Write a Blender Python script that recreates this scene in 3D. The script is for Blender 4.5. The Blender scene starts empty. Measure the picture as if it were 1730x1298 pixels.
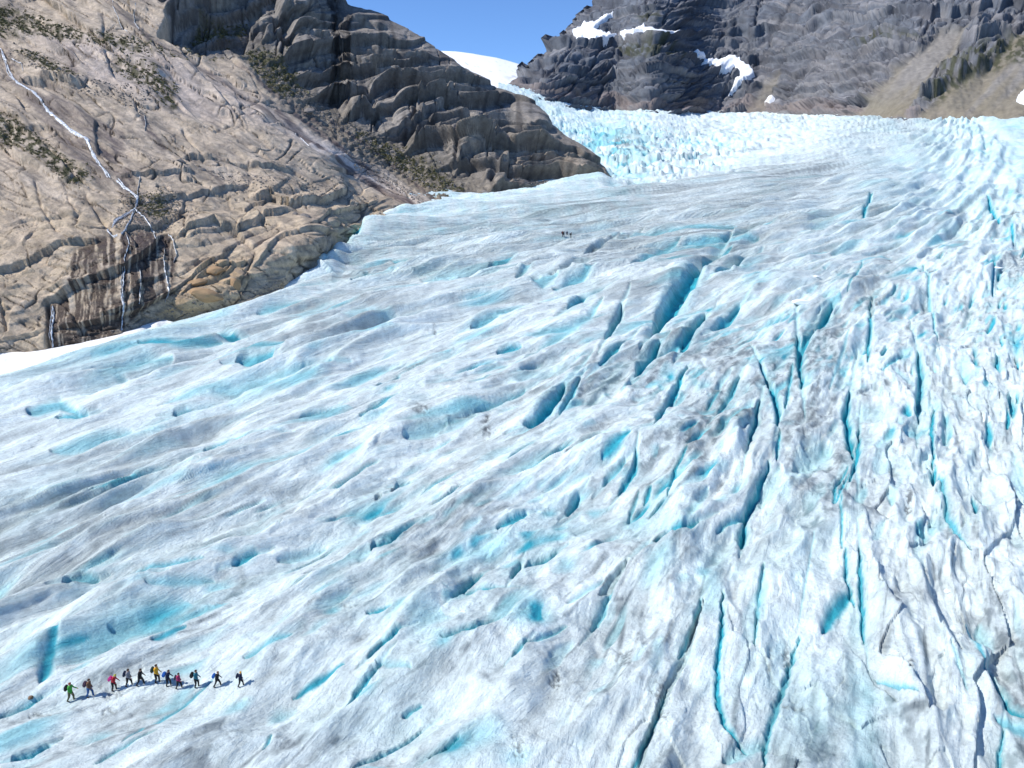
import bpy, bmesh, math, time
import numpy as np
from mathutils import Vector, Matrix, noise as mnoise
T0 = time.time()
scene = bpy.context.scene
COL = scene.collection
rng = np.random.default_rng(7)

# ------------------------------------------------------------------ camera, sky, sun, exposure
PITCH = math.radians(16.0)
FPX = 1154.0                      # focal length in pixels of a 1730 px wide frame
CAMZ = 47.0                       # drone height over the ice below it
cam_data = bpy.data.cameras.new('camera')
cam = bpy.data.objects.new('camera', cam_data); COL.objects.link(cam)
cam.location = (0, 0, CAMZ); cam.rotation_euler = (math.radians(90) - PITCH, 0, 0)
cam_data.sensor_fit = 'HORIZONTAL'; cam_data.sensor_width = 36.0
cam_data.lens = 36.0 * FPX / 1730.0
cam_data.clip_start = 0.5; cam_data.clip_end = 20000
scene.camera = cam

SUN_EL = math.radians(48); SUN_TO = Vector((-0.96, -0.16, 0)).normalized()   # direction towards the sun, in plan
w = bpy.data.worlds.new('World'); scene.world = w; w.use_nodes = True
nt = w.node_tree; bg = nt.nodes['Background']
sky = nt.nodes.new('ShaderNodeTexSky'); sky.sky_type = 'NISHITA'; sky.sun_disc = False
sky.sun_elevation = SUN_EL; sky.sun_rotation = math.atan2(SUN_TO.x, SUN_TO.y)
sky.altitude = 0; sky.air_density = 0.7; sky.dust_density = 0.0; sky.ozone_density = 10.0
nt.links.new(sky.outputs[0], bg.inputs[0]); bg.inputs[1].default_value = 0.15
sun_d = bpy.data.lights.new('sun', 'SUN'); sun_d.energy = 4.0; sun_d.angle = math.radians(0.53); sun_d.color = (1.0, 0.955, 0.89)
sun = bpy.data.objects.new('sun', sun_d); COL.objects.link(sun)
sdir = Vector((SUN_TO.x * math.cos(SUN_EL), SUN_TO.y * math.cos(SUN_EL), math.sin(SUN_EL)))
sun.rotation_euler = sdir.to_track_quat('Z', 'Y').to_euler(); sun.location = (-300, -100, 500)
scene.view_settings.view_transform = 'Standard'; scene.view_settings.look = 'None'
scene.view_settings.exposure = 0.40; scene.view_settings.gamma = 1.0
scene.view_settings.use_curve_mapping = False
scene.cycles.max_bounces = 6; scene.cycles.diffuse_bounces = 4

# ------------------------------------------------------------------ numpy helpers
f32 = np.float32
SP, CP = math.sin(PITCH), math.cos(PITCH)
def ray(px, py):
    cx = (px - 865) / FPX; cy = (649 - py) / FPX
    return cx, cy * SP + CP, cy * CP - SP
def world(px, py, depth):
    x, y, z = ray(px, py)
    return np.stack([x * depth, y * depth, z * depth + CAMZ], -1)
def topix(P):
    x, y, z = P[..., 0], P[..., 1], P[..., 2] - CAMZ
    d = y * CP - z * SP; v = y * SP + z * CP
    return 865 + FPX * x / d, 649 - FPX * v / d, d
PERM = np.concatenate([np.random.default_rng(3).permutation(256)] * 3).astype(np.int32)
GA = np.linspace(0, 2 * np.pi, 256, endpoint=False); GX = np.cos(GA).astype(f32); GY = np.sin(GA).astype(f32)
g3 = np.random.default_rng(5).normal(size=(256, 3)); g3 /= np.linalg.norm(g3, axis=1)[:, None]; G3 = g3.astype(f32)
RND = np.random.default_rng(9).random((256, 4)).astype(f32)
def noise2(x, y, seed=0):
    x = np.asarray(x, f32); y = np.asarray(y, f32)
    fx0 = np.floor(x); fy0 = np.floor(y)
    ix = fx0.astype(np.int32) + seed * 37; iy = fy0.astype(np.int32) + seed * 91
    fx = x - fx0; fy = y - fy0
    u = fx * fx * fx * (fx * (fx * 6 - 15) + 10); v = fy * fy * fy * (fy * (fy * 6 - 15) + 10)
    def g(i, j, a, b):
        h = PERM[PERM[(ix + i) & 255] + ((iy + j) & 255)]
        return GX[h] * a + GY[h] * b
    n00 = g(0, 0, fx, fy); n10 = g(1, 0, fx - 1, fy); n01 = g(0, 1, fx, fy - 1); n11 = g(1, 1, fx - 1, fy - 1)
    a = n00 + u * (n10 - n00); b = n01 + u * (n11 - n01)
    return (a + v * (b - a)) * 1.45
def noise3(x, y, z, seed=0):
    x = np.asarray(x, f32); y = np.asarray(y, f32); z = np.asarray(z, f32)
    fl = [np.floor(x), np.floor(y), np.floor(z)]
    ix, iy, iz = [f.astype(np.int32) + seed * k for f, k in zip(fl, (37, 91, 53))]
    fx, fy, fz = x - fl[0], y - fl[1], z - fl[2]
    s = lambda t: t * t * t * (t * (t * 6 - 15) + 10)
    u, v, w_ = s(fx), s(fy), s(fz)
    def g(i, j, k):
        h = PERM[PERM[PERM[(ix + i) & 255] + ((iy + j) & 255)] + ((iz + k) & 255)]
        gg = G3[h]; return gg[..., 0] * (fx - i) + gg[..., 1] * (fy - j) + gg[..., 2] * (fz - k)
    def lx(j, k):
        a = g(0, j, k); return a + u * (g(1, j, k) - a)
    a = lx(0, 0); a = a + v * (lx(1, 0) - a); b = lx(0, 1); b = b + v * (lx(1, 1) - b)
    return (a + w_ * (b - a)) * 1.5
def fbm2(x, y, o=4, seed=0, gain=.5):
    s = 0; a = 1
    for i in range(o):
        s = s + a * noise2(x * 2 ** i, y * 2 ** i, seed + i); a *= gain
    return s
def fbm3(x, y, z, o=4, seed=0, gain=.5):
    s = 0; a = 1
    for i in range(o):
        s = s + a * noise3(x * 2 ** i, y * 2 ** i, z * 2 ** i, seed + i); a *= gain
    return s
def worley2(x, y, seed=0):
    """F1, F2 and a random value of the nearest cell"""
    x = np.asarray(x, f32); y = np.asarray(y, f32)
    ix = np.floor(x).astype(np.int32); iy = np.floor(y).astype(np.int32)
    f1 = np.full(x.shape, 9, f32); f2 = f1.copy(); r = np.zeros(x.shape, f32); r2 = r.copy()
    for i in (-1, 0, 1):
        for j in (-1, 0, 1):
            h = PERM[PERM[(ix + i + seed * 37) & 255] + ((iy + j + seed * 91) & 255)]
            d = np.hypot(ix + i + RND[h, 0] - x, iy + j + RND[h, 1] - y)
            m = d < f1
            f2 = np.where(m, f1, np.minimum(f2, d)); f1 = np.where(m, d, f1)
            r = np.where(m, RND[h, 2], r); r2 = np.where(m, RND[h, 3], r2)
    return f1, f2, r, r2
def sstep(a, b, x):
    t = np.clip((x - a) / (b - a), 0, 1); return t * t * (3 - 2 * t)
def lerp(a, b, t): return a + (b - a) * t
def mixc(c, col, m): return c + (np.asarray(col, f32) - c) * m[..., None]
def seg_dist(x, y, pts):
    """distance to a polyline, position along it 0..1, side (+ = left of travel, image axes)"""
    best = np.full(x.shape, 1e9, f32); tt = np.zeros(x.shape, f32); sd = np.zeros(x.shape, f32)
    L = np.cumsum([0] + [math.dist(pts[i], pts[i + 1]) for i in range(len(pts) - 1)])
    for i in range(len(pts) - 1):
        (ax, ay), (bx, by) = pts[i][:2], pts[i + 1][:2]
        dx, dy = bx - ax, by - ay; l2 = dx * dx + dy * dy
        t = np.clip(((x - ax) * dx + (y - ay) * dy) / l2, 0, 1)
        d = np.hypot(x - ax - t * dx, y - ay - t * dy)
        m = d < best
        best = np.where(m, d, best); tt = np.where(m, (L[i] + t * math.sqrt(l2)) / L[-1], tt)
        sd = np.where(m, np.sign(dx * (y - ay) - dy * (x - ax)), sd)
    return best, tt, sd
def inpoly(x, y, poly):
    c = np.zeros(x.shape, bool); n = len(poly)
    for i in range(n):
        (x1, y1), (x2, y2) = poly[i], poly[(i + 1) % n]
        if y1 == y2: continue
        c ^= ((y1 > y) != (y2 > y)) & (x < (x2 - x1) * (y - y1) / (y2 - y1) + x1)
    return c
def softpoly(x, y, poly, soft):
    d, _, _ = seg_dist(x, y, list(poly) + [poly[0]])
    return sstep(-soft, soft, np.where(inpoly(x, y, poly), d, -d))
def rbf(pts, q, smooth=0.0):
    pts = np.array(pts, float); X = pts[:, :2] / 500; v = pts[:, 2]
    def phi(r2): return np.where(r2 > 1e-12, .5 * r2 * np.log(np.maximum(r2, 1e-12)), 0)
    n = len(X); K = phi(((X[:, None] - X[None]) ** 2).sum(-1)) + smooth * np.eye(n)
    A = np.zeros((n + 3, n + 3)); A[:n, :n] = K; A[:n, n] = 1; A[:n, n + 1:] = X; A[n, :n] = 1; A[n + 1:, :n] = X.T
    c = np.linalg.solve(A, np.concatenate([v, [0, 0, 0]]))
    x = q[0] / 500; y = q[1] / 500; out = c[n] + c[n + 1] * x + c[n + 2] * y
    for i in range(n): out = out + c[i] * phi((x - X[i, 0]) ** 2 + (y - X[i, 1]) ** 2)
    return out
def blur(a, r):
    for ax in (0, 1):
        for _ in range(2):
            p = np.pad(a, [(r + 1, r) if k == ax else (0, 0) for k in (0, 1)], mode='edge')
            c = np.cumsum(p, axis=ax)
            n = 2 * r + 1
            a = (np.take(c, range(n, c.shape[ax]), ax) - np.take(c, range(0, c.shape[ax] - n), ax)) / n
    return a
def grid_normals(P):
    du = np.gradient(P, axis=1); dv = np.gradient(P, axis=0)
    n = np.cross(dv, du); n /= np.linalg.norm(n, axis=-1)[..., None] + 1e-9
    c = np.array([0, 0, CAMZ]) - P
    n *= np.sign((n * c).sum(-1))[..., None]
    return n
def srgb(r, g, b):
    f = lambda c: ((c / 255 + .055) / 1.055) ** 2.4 if c > 10 else c / 255 / 12.92
    return (f(r), f(g), f(b))

# ------------------------------------------------------------------ mesh helpers
def mesh_from(name, verts, faces, mat, parent=None, colors=None, smooth=True, extra=None):
    me = bpy.data.meshes.new(name)
    verts = np.asarray(verts, f32).reshape(-1, 3); faces = np.asarray(faces, np.int32)
    k = faces.shape[1]
    me.vertices.add(len(verts)); me.vertices.foreach_set('co', verts.ravel())
    me.loops.add(faces.size); me.loops.foreach_set('vertex_index', faces.ravel())
    me.polygons.add(len(faces)); me.polygons.foreach_set('loop_start', np.arange(0, faces.size, k, dtype=np.int32))
    me.polygons.foreach_set('loop_total', np.full(len(faces), k, np.int32))
    me.polygons.foreach_set('use_smooth', np.full(len(faces), smooth))
    me.update(calc_edges=True)
    if colors is not None:
        a = me.attributes.new('Col', 'FLOAT_COLOR', 'POINT')
        c = np.ones((len(verts), 4), f32); c[:, :3] = np.asarray(colors).reshape(-1, 3); a.data.foreach_set('color', c.ravel())
    for k_, v_ in (extra or {}).items():
        a = me.attributes.new(k_, 'FLOAT', 'POINT'); a.data.foreach_set('value', np.asarray(v_, f32).ravel())
    if mat: me.materials.append(mat)
    o = bpy.data.objects.new(name, me); COL.objects.link(o)
    if parent: o.parent = parent
    return o
def grid_faces(R, C, keep=None):
    i = np.arange(R * C).reshape(R, C)
    f = np.stack([i[:-1, :-1], i[1:, :-1], i[1:, 1:], i[:-1, 1:]], -1)
    if keep is not None: f = f[keep]
    return f.reshape(-1, 4)
def compact(verts, faces, *arrs):
    used = np.zeros(len(verts), bool); used[faces.ravel()] = True
    idx = np.cumsum(used) - 1
    return (verts[used], idx[faces]) + tuple(a[used] for a in arrs)
def tag(o, label=None, cat=None, group=None, kind=None):
    if label: o['label'] = label
    if cat: o['category'] = cat
    if group: o['group'] = group
    if kind: o['kind'] = kind
    return o

# ------------------------------------------------------------------ materials
def new_mat(name):
    m = bpy.data.materials.new(name); m.use_nodes = True
    return m, m.node_tree, m.node_tree.nodes['Principled BSDF']
def terrain_mat(name, rough, noises, bumps, spec=.3, dark=None):
    """vertex colour 'Col' times fine procedural grain; bumps = [(scale, detail, strength, distance)]"""
    m, t, b = new_mat(name); N, L = t.nodes, t.links
    at = N.new('ShaderNodeAttribute'); at.attribute_name = 'Col'
    geo = N.new('ShaderNodeNewGeometry'); cur = at.outputs['Color']
    for (sc, det, lo, hi) in noises:
        nz = N.new('ShaderNodeTexNoise'); nz.inputs['Scale'].default_value = sc; nz.inputs['Detail'].default_value = det
        nz.inputs['Roughness'].default_value = .65
        L.new(geo.outputs['Position'], nz.inputs['Vector'])
        mr = N.new('ShaderNodeMapRange'); mr.inputs[1].default_value = .3; mr.inputs[2].default_value = .7
        mr.inputs[3].default_value = lo; mr.inputs[4].default_value = hi
        L.new(nz.outputs['Fac'], mr.inputs[0])
        mx = N.new('ShaderNodeVectorMath'); mx.operation = 'SCALE'
        L.new(cur, mx.inputs[0]); L.new(mr.outputs[0], mx.inputs['Scale']); cur = mx.outputs[0]
    L.new(cur, b.inputs['Base Color'])
    prev = None
    for (sc, det, st, dist) in bumps:
        nz = N.new('ShaderNodeTexNoise'); nz.inputs['Scale'].default_value = sc; nz.inputs['Detail'].default_value = det
        nz.inputs['Roughness'].default_value = .7
        L.new(geo.outputs['Position'], nz.inputs['Vector'])
        bp = N.new('ShaderNodeBump'); bp.inputs['Strength'].default_value = st; bp.inputs['Distance'].default_value = dist
        L.new(nz.outputs['Fac'], bp.inputs['Height'])
        if prev: L.new(prev, bp.inputs['Normal'])
        prev = bp.outputs[0]
    if prev: L.new(prev, b.inputs['Normal'])
    ra = N.new('ShaderNodeAttribute'); ra.attribute_name = 'wet'
    mr = N.new('ShaderNodeMapRange'); mr.inputs[3].default_value = rough; mr.inputs[4].default_value = .3
    L.new(ra.outputs['Fac'], mr.inputs[0]); L.new(mr.outputs[0], b.inputs['Roughness'])
    b.inputs['Specular IOR Level'].default_value = spec
    return m
def plain_mat(name, col, rough=.8, var=.25, scale=6.0, spec=.3):
    m, t, b = new_mat(name); N, L = t.nodes, t.links
    nz = N.new('ShaderNodeTexNoise'); nz.inputs['Scale'].default_value = scale; nz.inputs['Detail'].default_value = 4
    geo = N.new('ShaderNodeNewGeometry'); L.new(geo.outputs['Position'], nz.inputs['Vector'])
    cr = N.new('ShaderNodeMix'); cr.data_type = 'RGBA'
    cr.inputs[6].default_value = (*[c * (1 - var) for c in col], 1); cr.inputs[7].default_value = (*[min(1, c * (1 + var)) for c in col], 1)
    L.new(nz.outputs['Fac'], cr.inputs[0]); L.new(cr.outputs[2], b.inputs['Base Color'])
    b.inputs['Roughness'].default_value = rough; b.inputs['Specular IOR Level'].default_value = spec
    return m
def ice_mat():
    m = terrain_mat('glacier_ice', .6, [(.9, 8, .86, 1.11), (3.5, 6, .88, 1.08)], [(0.8, 9, .9, .5), (4, 5, .5, .1)], spec=.25)
    t = m.node_tree; N, L = t.nodes, t.links; b = N['Principled BSDF']
    def att(n):
        a = N.new('ShaderNodeAttribute'); a.attribute_name = n; return a.outputs['Fac']
    for (su, sw, det, lo, hi, bs, bd, msk) in ((.22, 1.1, 8, .82, 1.05, .5, .4, 'grain'), (.045, .30, 9, .84, 1.05, .75, 1.3, 'grain'), (.032, .115, 7, .72, 1.05, 1.0, 3.5, 'stroke')):
        cmb = N.new('ShaderNodeCombineXYZ')
        for k, (n, sc) in enumerate((('flow_u', su), ('flow_w', sw))):
            mu = N.new('ShaderNodeMath'); mu.operation = 'MULTIPLY'; mu.inputs[1].default_value = sc; L.new(att(n), mu.inputs[0]); L.new(mu.outputs[0], cmb.inputs[k])
        nz = N.new('ShaderNodeTexNoise'); nz.inputs['Scale'].default_value = 1.0; nz.inputs['Detail'].default_value = det; nz.inputs['Roughness'].default_value = .72; nz.inputs['Distortion'].default_value = .6
        L.new(cmb.outputs[0], nz.inputs['Vector'])
        mr = N.new('ShaderNodeMapRange'); mr.inputs[1].default_value = .36; mr.inputs[2].default_value = .58; mr.inputs[3].default_value = lo; mr.inputs[4].default_value = hi
        L.new(nz.outputs['Fac'], mr.inputs[0])
        mx = N.new('ShaderNodeMix'); mx.data_type = 'FLOAT'; mx.inputs[2].default_value = 1.0; L.new(att(msk), mx.inputs[0]); L.new(mr.outputs[0], mx.inputs[3])
        old = b.inputs['Base Color'].links[0].from_socket
        sc_ = N.new('ShaderNodeVectorMath'); sc_.operation = 'SCALE'; L.new(old, sc_.inputs[0]); L.new(mx.outputs[0], sc_.inputs['Scale']); L.new(sc_.outputs[0], b.inputs['Base Color'])
        bp = N.new('ShaderNodeBump'); bp.inputs['Distance'].default_value = bd
        st = N.new('ShaderNodeMath'); st.operation = 'MULTIPLY'; st.inputs[1].default_value = bs; L.new(att(msk), st.inputs[0]); L.new(st.outputs[0], bp.inputs['Strength'])
        L.new(nz.outputs['Fac'], bp.inputs['Height']); L.new(b.inputs['Normal'].links[0].from_socket, bp.inputs['Normal']); L.new(bp.outputs[0], b.inputs['Normal'])
    return m
M_ICE = ice_mat()
M_ROCK = terrain_mat('bedrock', .9, [(.3, 10, .68, 1.28), (2.2, 6, .8, 1.15)], [(.3, 12, .9, 1.6), (1.6, 6, .6, .35)], spec=.2)
M_FAR = terrain_mat('far_rock', .9, [(.12, 8, .8, 1.2)], [(.15, 8, .5, 2.0), (.6, 4, .4, .8)], spec=.15)
M_SNOW = plain_mat('snow', (.86, .88, .9), .7, .03, .5)

# ------------------------------------------------------------------ glacier: one sheet of ice
SX, SY, Z0 = .067, .116, -47.2
def plane_inv(px, py):
    x, y, z = ray(px, py); return (z - SX * x - SY * y) / Z0
ICEFALL = [(1030, 290, 1/470), (1150, 285, 1/500), (875, 150, 1/830), (960, 167, 1/930), (1050, 182, 1/1000), (1180, 186, 1/1100), (1300, 189, 1/1150), (1100, 207, 1/730),
           (1300, 250, 1/640), (1530, 200, 1/1000), (1730, 197, 1/900), (1730, 260, 1/640), (960, 215, 1/640), (1300, 205, 1/900), (1950, 190, 1/900), (1950, 260, 1/640), (1030, 330, 1/430), (1500, 330, 1/500)]
def ice_inv(px, py):
    g1 = plane_inv(px, py); g2 = rbf(ICEFALL, (px, py)); g2 = np.maximum(g2, 1/1500)
    k = 6e-5; d = g1 - g2
    return .5 * (g1 + g2 + np.sqrt(d * d + k * k * 4))
MARGIN = [(-260, 680), (-120, 640), (0, 601), (80, 591), (200, 566), (300, 532), (410, 511), (500, 470), (560, 440), (590, 405), (650, 370), (700, 356), (760, 346), (850, 331), (940, 313), (1030, 298), (1060, 293)]
mx_, my_ = np.array(MARGIN).T
def margin_y(px): return np.interp(px, mx_, my_)
FARBASE = [(820, 142), (868, 150), (950, 166), (1050, 183), (1180, 187), (1300, 189), (1420, 193), (1530, 201), (1640, 199), (1730, 197), (2000, 192), (2300, 190)]
fx_, fy_ = np.array(FARBASE).T

STEP = 2.0
gx = np.concatenate([np.arange(-420, -150, 10), np.arange(-150, 1880, STEP), np.arange(1880, 2440, 10)])
gy = np.concatenate([np.arange(128, 300, 1.4), np.arange(300, 460, .75), np.arange(460, 660, 1.15), np.arange(660, 1340, 1.85), np.arange(1340, 1760, 10)])
PX, PY = np.meshgrid(gx.astype(f32), gy.astype(f32))
inv = ice_inv(PX.astype(float), PY.astype(float))
DEP = 1 / np.maximum(inv, 1/2500)
P = world(PX, PY, DEP).astype(f32)
X, Y = P[..., 0], P[..., 1]
# flow coordinates: u up-glacier, w across; the lines swing clockwise towards the left bank
AZ = math.radians(30)
U = X * math.sin(AZ) + Y * math.cos(AZ); W = X * math.cos(AZ) - Y * math.sin(AZ)
bend = sstep(15, -75, W)
Uc = np.clip(U - 115, 0, 190); swing = (.0021 * Uc ** 2 + .8 * np.clip(U - 305, 0, None)) * (1 - .75 * sstep(-15, 45, W))
W0 = W - .24 * bend * (U - 170) - swing + 1.6 * noise2(U / 45, W / 22, 50) + .5 * noise2(U / 16, W / 9, 51)
H = np.zeros_like(X); BLUE = np.zeros_like(X); DIRT = np.zeros_like(X); DARK = np.zeros_like(X)
far = sstep(300, 520, DEP)                               # finer pieces die out far away, where pixels outgrow them
left = sstep(40, -25, W)                                 # drapery of ridges on the left, smoother slabs on the right
steep = softpoly(PX, PY + 5 * noise2(PX / 40, PY / 40, 79), [(820, 100), (1050, 150), (1420, 180), (1380, 225), (1300, 258), (1215, 288), (1120, 305), (1035, 308), (990, 250), (880, 180)], 22)  # icefall zone
calm = 1 - .6 * np.exp(-(((PX - 300) / 260) ** 2 + ((PY - 1190) / 60) ** 2))   # the trodden route of the walkers
FW = np.abs(np.gradient(W0, axis=0)) + .6 * np.abs(np.gradient(W0, axis=1))     # metres across the grain per grid step
def ridged(a, b, s, lam=None):
    n = noise2(a, b, s)
    if lam is None: return 1 - np.abs(n) * 1.7
    k = np.clip(FW / lam, 0, 1)
    r = 1 - (np.sqrt(n * n + (.01 + .55 * k) ** 2) - .55 * k) * 1.7
    return .35 + (r - .35) * sstep(.30, .11, k)
rfar = sstep(210, 330, DEP) * sstep(-20, 50, W)           # far right: the grain breaks up, no long lines
fm = 1 - .85 * rfar
f3 = sstep(260, 150, DEP); f4 = sstep(120, 70, DEP)
Wk = W0 + 2.2 * noise2(U / 30, W0 / 12, 52)
r1 = ridged(U / 46, Wk / 9.0, 1, 9.0); r2 = ridged(U / 21 + r1 * .3, Wk / 4.1, 2, 4.1); r3 = ridged(U / 9, Wk / 1.9, 3, 1.9); r4 = ridged(U / 4, W0 / .8, 4, .8)
amp = .5 + .9 * sstep(-.35, .45, noise2(U / 80, W / 40, 9))
big = fbm2(U / 80, W0 / 30, 3, 20)
zone = sstep(-.3, .4, noise2(U / 55, W / 38, 10))
near_r = sstep(20, 70, W0) * sstep(140, 90, DEP)           # lower right: broad smooth backs
H += 3.0 * big * (1 - steep) + calm * fm * (amp * (2.2 * r1 * (.3 + .7 * left) + 1.2 * r2 * (.45 + .55 * left) * (.45 + .55 * zone) * (1 - .5 * near_r)) + .45 * r3 * (.5 + .5 * zone) * (1 - .4 * near_r) + .16 * r4)
fz = sstep(170, 240, DEP) * sstep(600, 480, DEP) * left * (1 - steep)
rF = ridged(U / 32 + .4 * r1, (W0 + 2 * noise2(U / 18, W / 14, 53)) / 8.5, 14, 8.5); rG = ridged(U / 20, W0 / 5.2, 15, 5.2)
rH = ridged(U / 70, (W0 + 4 * noise2(U / 40, W / 30, 54)) / 17, 17, 17); H += fz * (3.0 * rF + 1.9 * rG) + sstep(230, 330, DEP) * (1 - steep) * (1 - rfar) * 2.6 * rH
tH = sstep(.2, -.4, rH) * sstep(230, 330, DEP) * (1 - steep) * (1 - rfar); DIRT += .5 * tH; BLUE += .25 * tH * sstep(-.1, .4, noise2(U / 50, W / 30, 18))
tF = sstep(.25, -.45, rF); BLUE += fz * .42 * tF * sstep(-.1, .4, noise2(U / 40, W / 25, 16)); DIRT += fz * (.85 * tF * sstep(.35, -.2, noise2(U / 40, W / 25, 16)) + .6 * sstep(.15, -.4, rG))
# scallops: long lens-shaped hollows that meet in sharp rims
sharp = sstep(-25, 10, W) * sstep(150, 105, DEP)
for cu, cw, A, st_, sd_, msk in ((46, 15, 3.0, .45, 31, sstep(200, 300, DEP) * (1 - .92 * rfar)), (21, 6.2, 1.9, .62, 32, fm * (1 - .35 * near_r)), (9.5, 2.7, 1.45, .6, 33, fm * (1 - .4 * near_r)), (4.2, 1.25, .62, .5, 34, 1.0)):
    wl = sstep(.30, .10, FW / cw) * msk * (1 - steep)
    f1, f2, cr, cr2 = worley2(U / cu + .35 * noise2(U / cu, W0 / cw, sd_), (Wk + .25 * cw * noise2(U / cu * 2, W0 / cw, sd_ + 1)) / cw, sd_)
    on = sstep(.15, .45, cr2)
    rimw = .05 + .8 * np.clip(FW / cw, 0, 1)
    H += wl * A * (np.minimum(f1, .75) - .25 * np.exp(-((f2 - f1) / rimw) ** 2) * rimw * 3) * lerp(.68, .35 + .65 * on, np.maximum(sstep(0, .5, f2 - f1), sharp)) * calm + wl * A * .35 * (cr - .5) * sstep(0, .45, f2 - f1) * calm
    pk = wl * sstep(.55, .75, cr) * st_ * (1 - .85 * sstep(-35, 5, W) * sstep(135, 90, DEP))
    BLUE += pk * sstep(.50, .08, f1) * on
    DIRT += wl * .38 * sstep(.45, .2, cr) * sstep(.55, .15, f1) * on * (.4 + .6 * sstep(-.3, .3, noise2(U / 40, W / 25, 55)))
    DIRT += wl * .34 * sstep(.06, .0, f2 - f1) * sstep(0, .4, noise2(U / 13, W / 8, 56 + sd_))
iso = fbm2(X / 8, Y / 8, 4, 30)
H += .45 * iso * (1 - .3 * far) * (1.25 - .75 * left) + .6 * rfar * fbm2(X / 16, Y / 13, 4, 31)
trough = sstep(.25, -.5, r1)
t2 = sstep(.2, -.5, r2); t3 = sstep(.15, -.5, r3)
bz = sstep(-.4, .3, noise2(U / 34, W / 13, 12))
BLUE += (.28 * trough * (.35 + .65 * left) + .34 * t2 + .20 * t3) * bz * fm
BLUE += .22 * sstep(.15, .9, fbm2(X / 26, Y / 26, 5, 40, .6)) * (1 - .5 * left)
gz = sstep(-.35, .4, noise2(U / 120, W / 60, 46))
DIRT += .85 * sstep(-.05, .65, fbm2(U / 50, W0 / 10, 5, 44, .6)) * gz * fm
DIRT += .40 * trough * sstep(.25, -.35, noise2(U / 34, W / 13, 12)) * fm
DIRT += .5 * sstep(.05, .85, fbm2(X / 9, Y / 9, 5, 48, .6)) * sstep(-.3, .45, noise2(X / 50, Y / 50, 49)) * (1 - .4 * left)
lines = sstep(.86, .99, ridged(U / 40, Wk / 2.6, 5, 2.6)) * sstep(-.1, .4, noise2(U / 20, W / 15, 6)) + .8 * sstep(.88, .99, ridged(U / 26, W0 / 1.25, 7, 1.25)) * sstep(-.1, .4, noise2(U / 22, W / 12, 8)) * f3
DIRT += .65 * lines * (1 - .6 * steep) * fm

H -= .92 * blur(H, 46)                                    # keep the long swells inside the mean slope
# slots that open by themselves along the flow, in between the ones placed below
def auto_slots(cu, cw, dens, seed, wid, dep, mask):
    global H, BLUE
    cxu, cyw = U / cu, W0 / cw
    iu = np.floor(cxu).astype(np.int32); iw = np.floor(cyw).astype(np.int32)
    out = np.zeros_like(U)
    for i in (-1, 0, 1):
        for j in (-1, 0, 1):
            h = PERM[PERM[(iu + i + seed * 13) & 255] + ((iw + j + seed * 7) & 255)]
            on = RND[h, 2] < dens
            du = (cxu - (iu + i + RND[h, 0])) / (.35 + .5 * RND[h, 3]); dw = (cyw - (iw + j + RND[h, 1])) * cw / (wid * (.5 + RND[h, 3]))
            dw = dw + .5 * noise2(U / 3.5, W / 3.5, seed)
            v = np.clip(1 - du * du - dw * dw, 0, 1) * on
            out = np.maximum(out, v)
    v = sstep(0, .8, out) * mask * sstep(1.0, .45, FW / wid) * sstep(-.6, .5, noise2(U / 9, W / 6, seed + 60))
    H = H - dep * v; BLUE = np.maximum(BLUE, v * .95)
mid = sstep(-70, 10, W) * sstep(320, 230, DEP)
auto_slots(13, 5.0, .36, 3, .7, 1.1, mid * sstep(60, 110, DEP))
auto_slots(8, 3.4, .5, 5, .46, .7, sstep(-.45, .15, noise2(U / 40, W / 30, 13)) * sstep(300, 200, DEP) * sstep(50, 80, DEP))

auto_slots(15, 4.6, .55, 9, .62, .8, sstep(20, -40, W) * sstep(75, 100, DEP) * sstep(240, 190, DEP) * sstep(-.4, .2, noise2(U / 45, W / 30, 19)))
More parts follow.
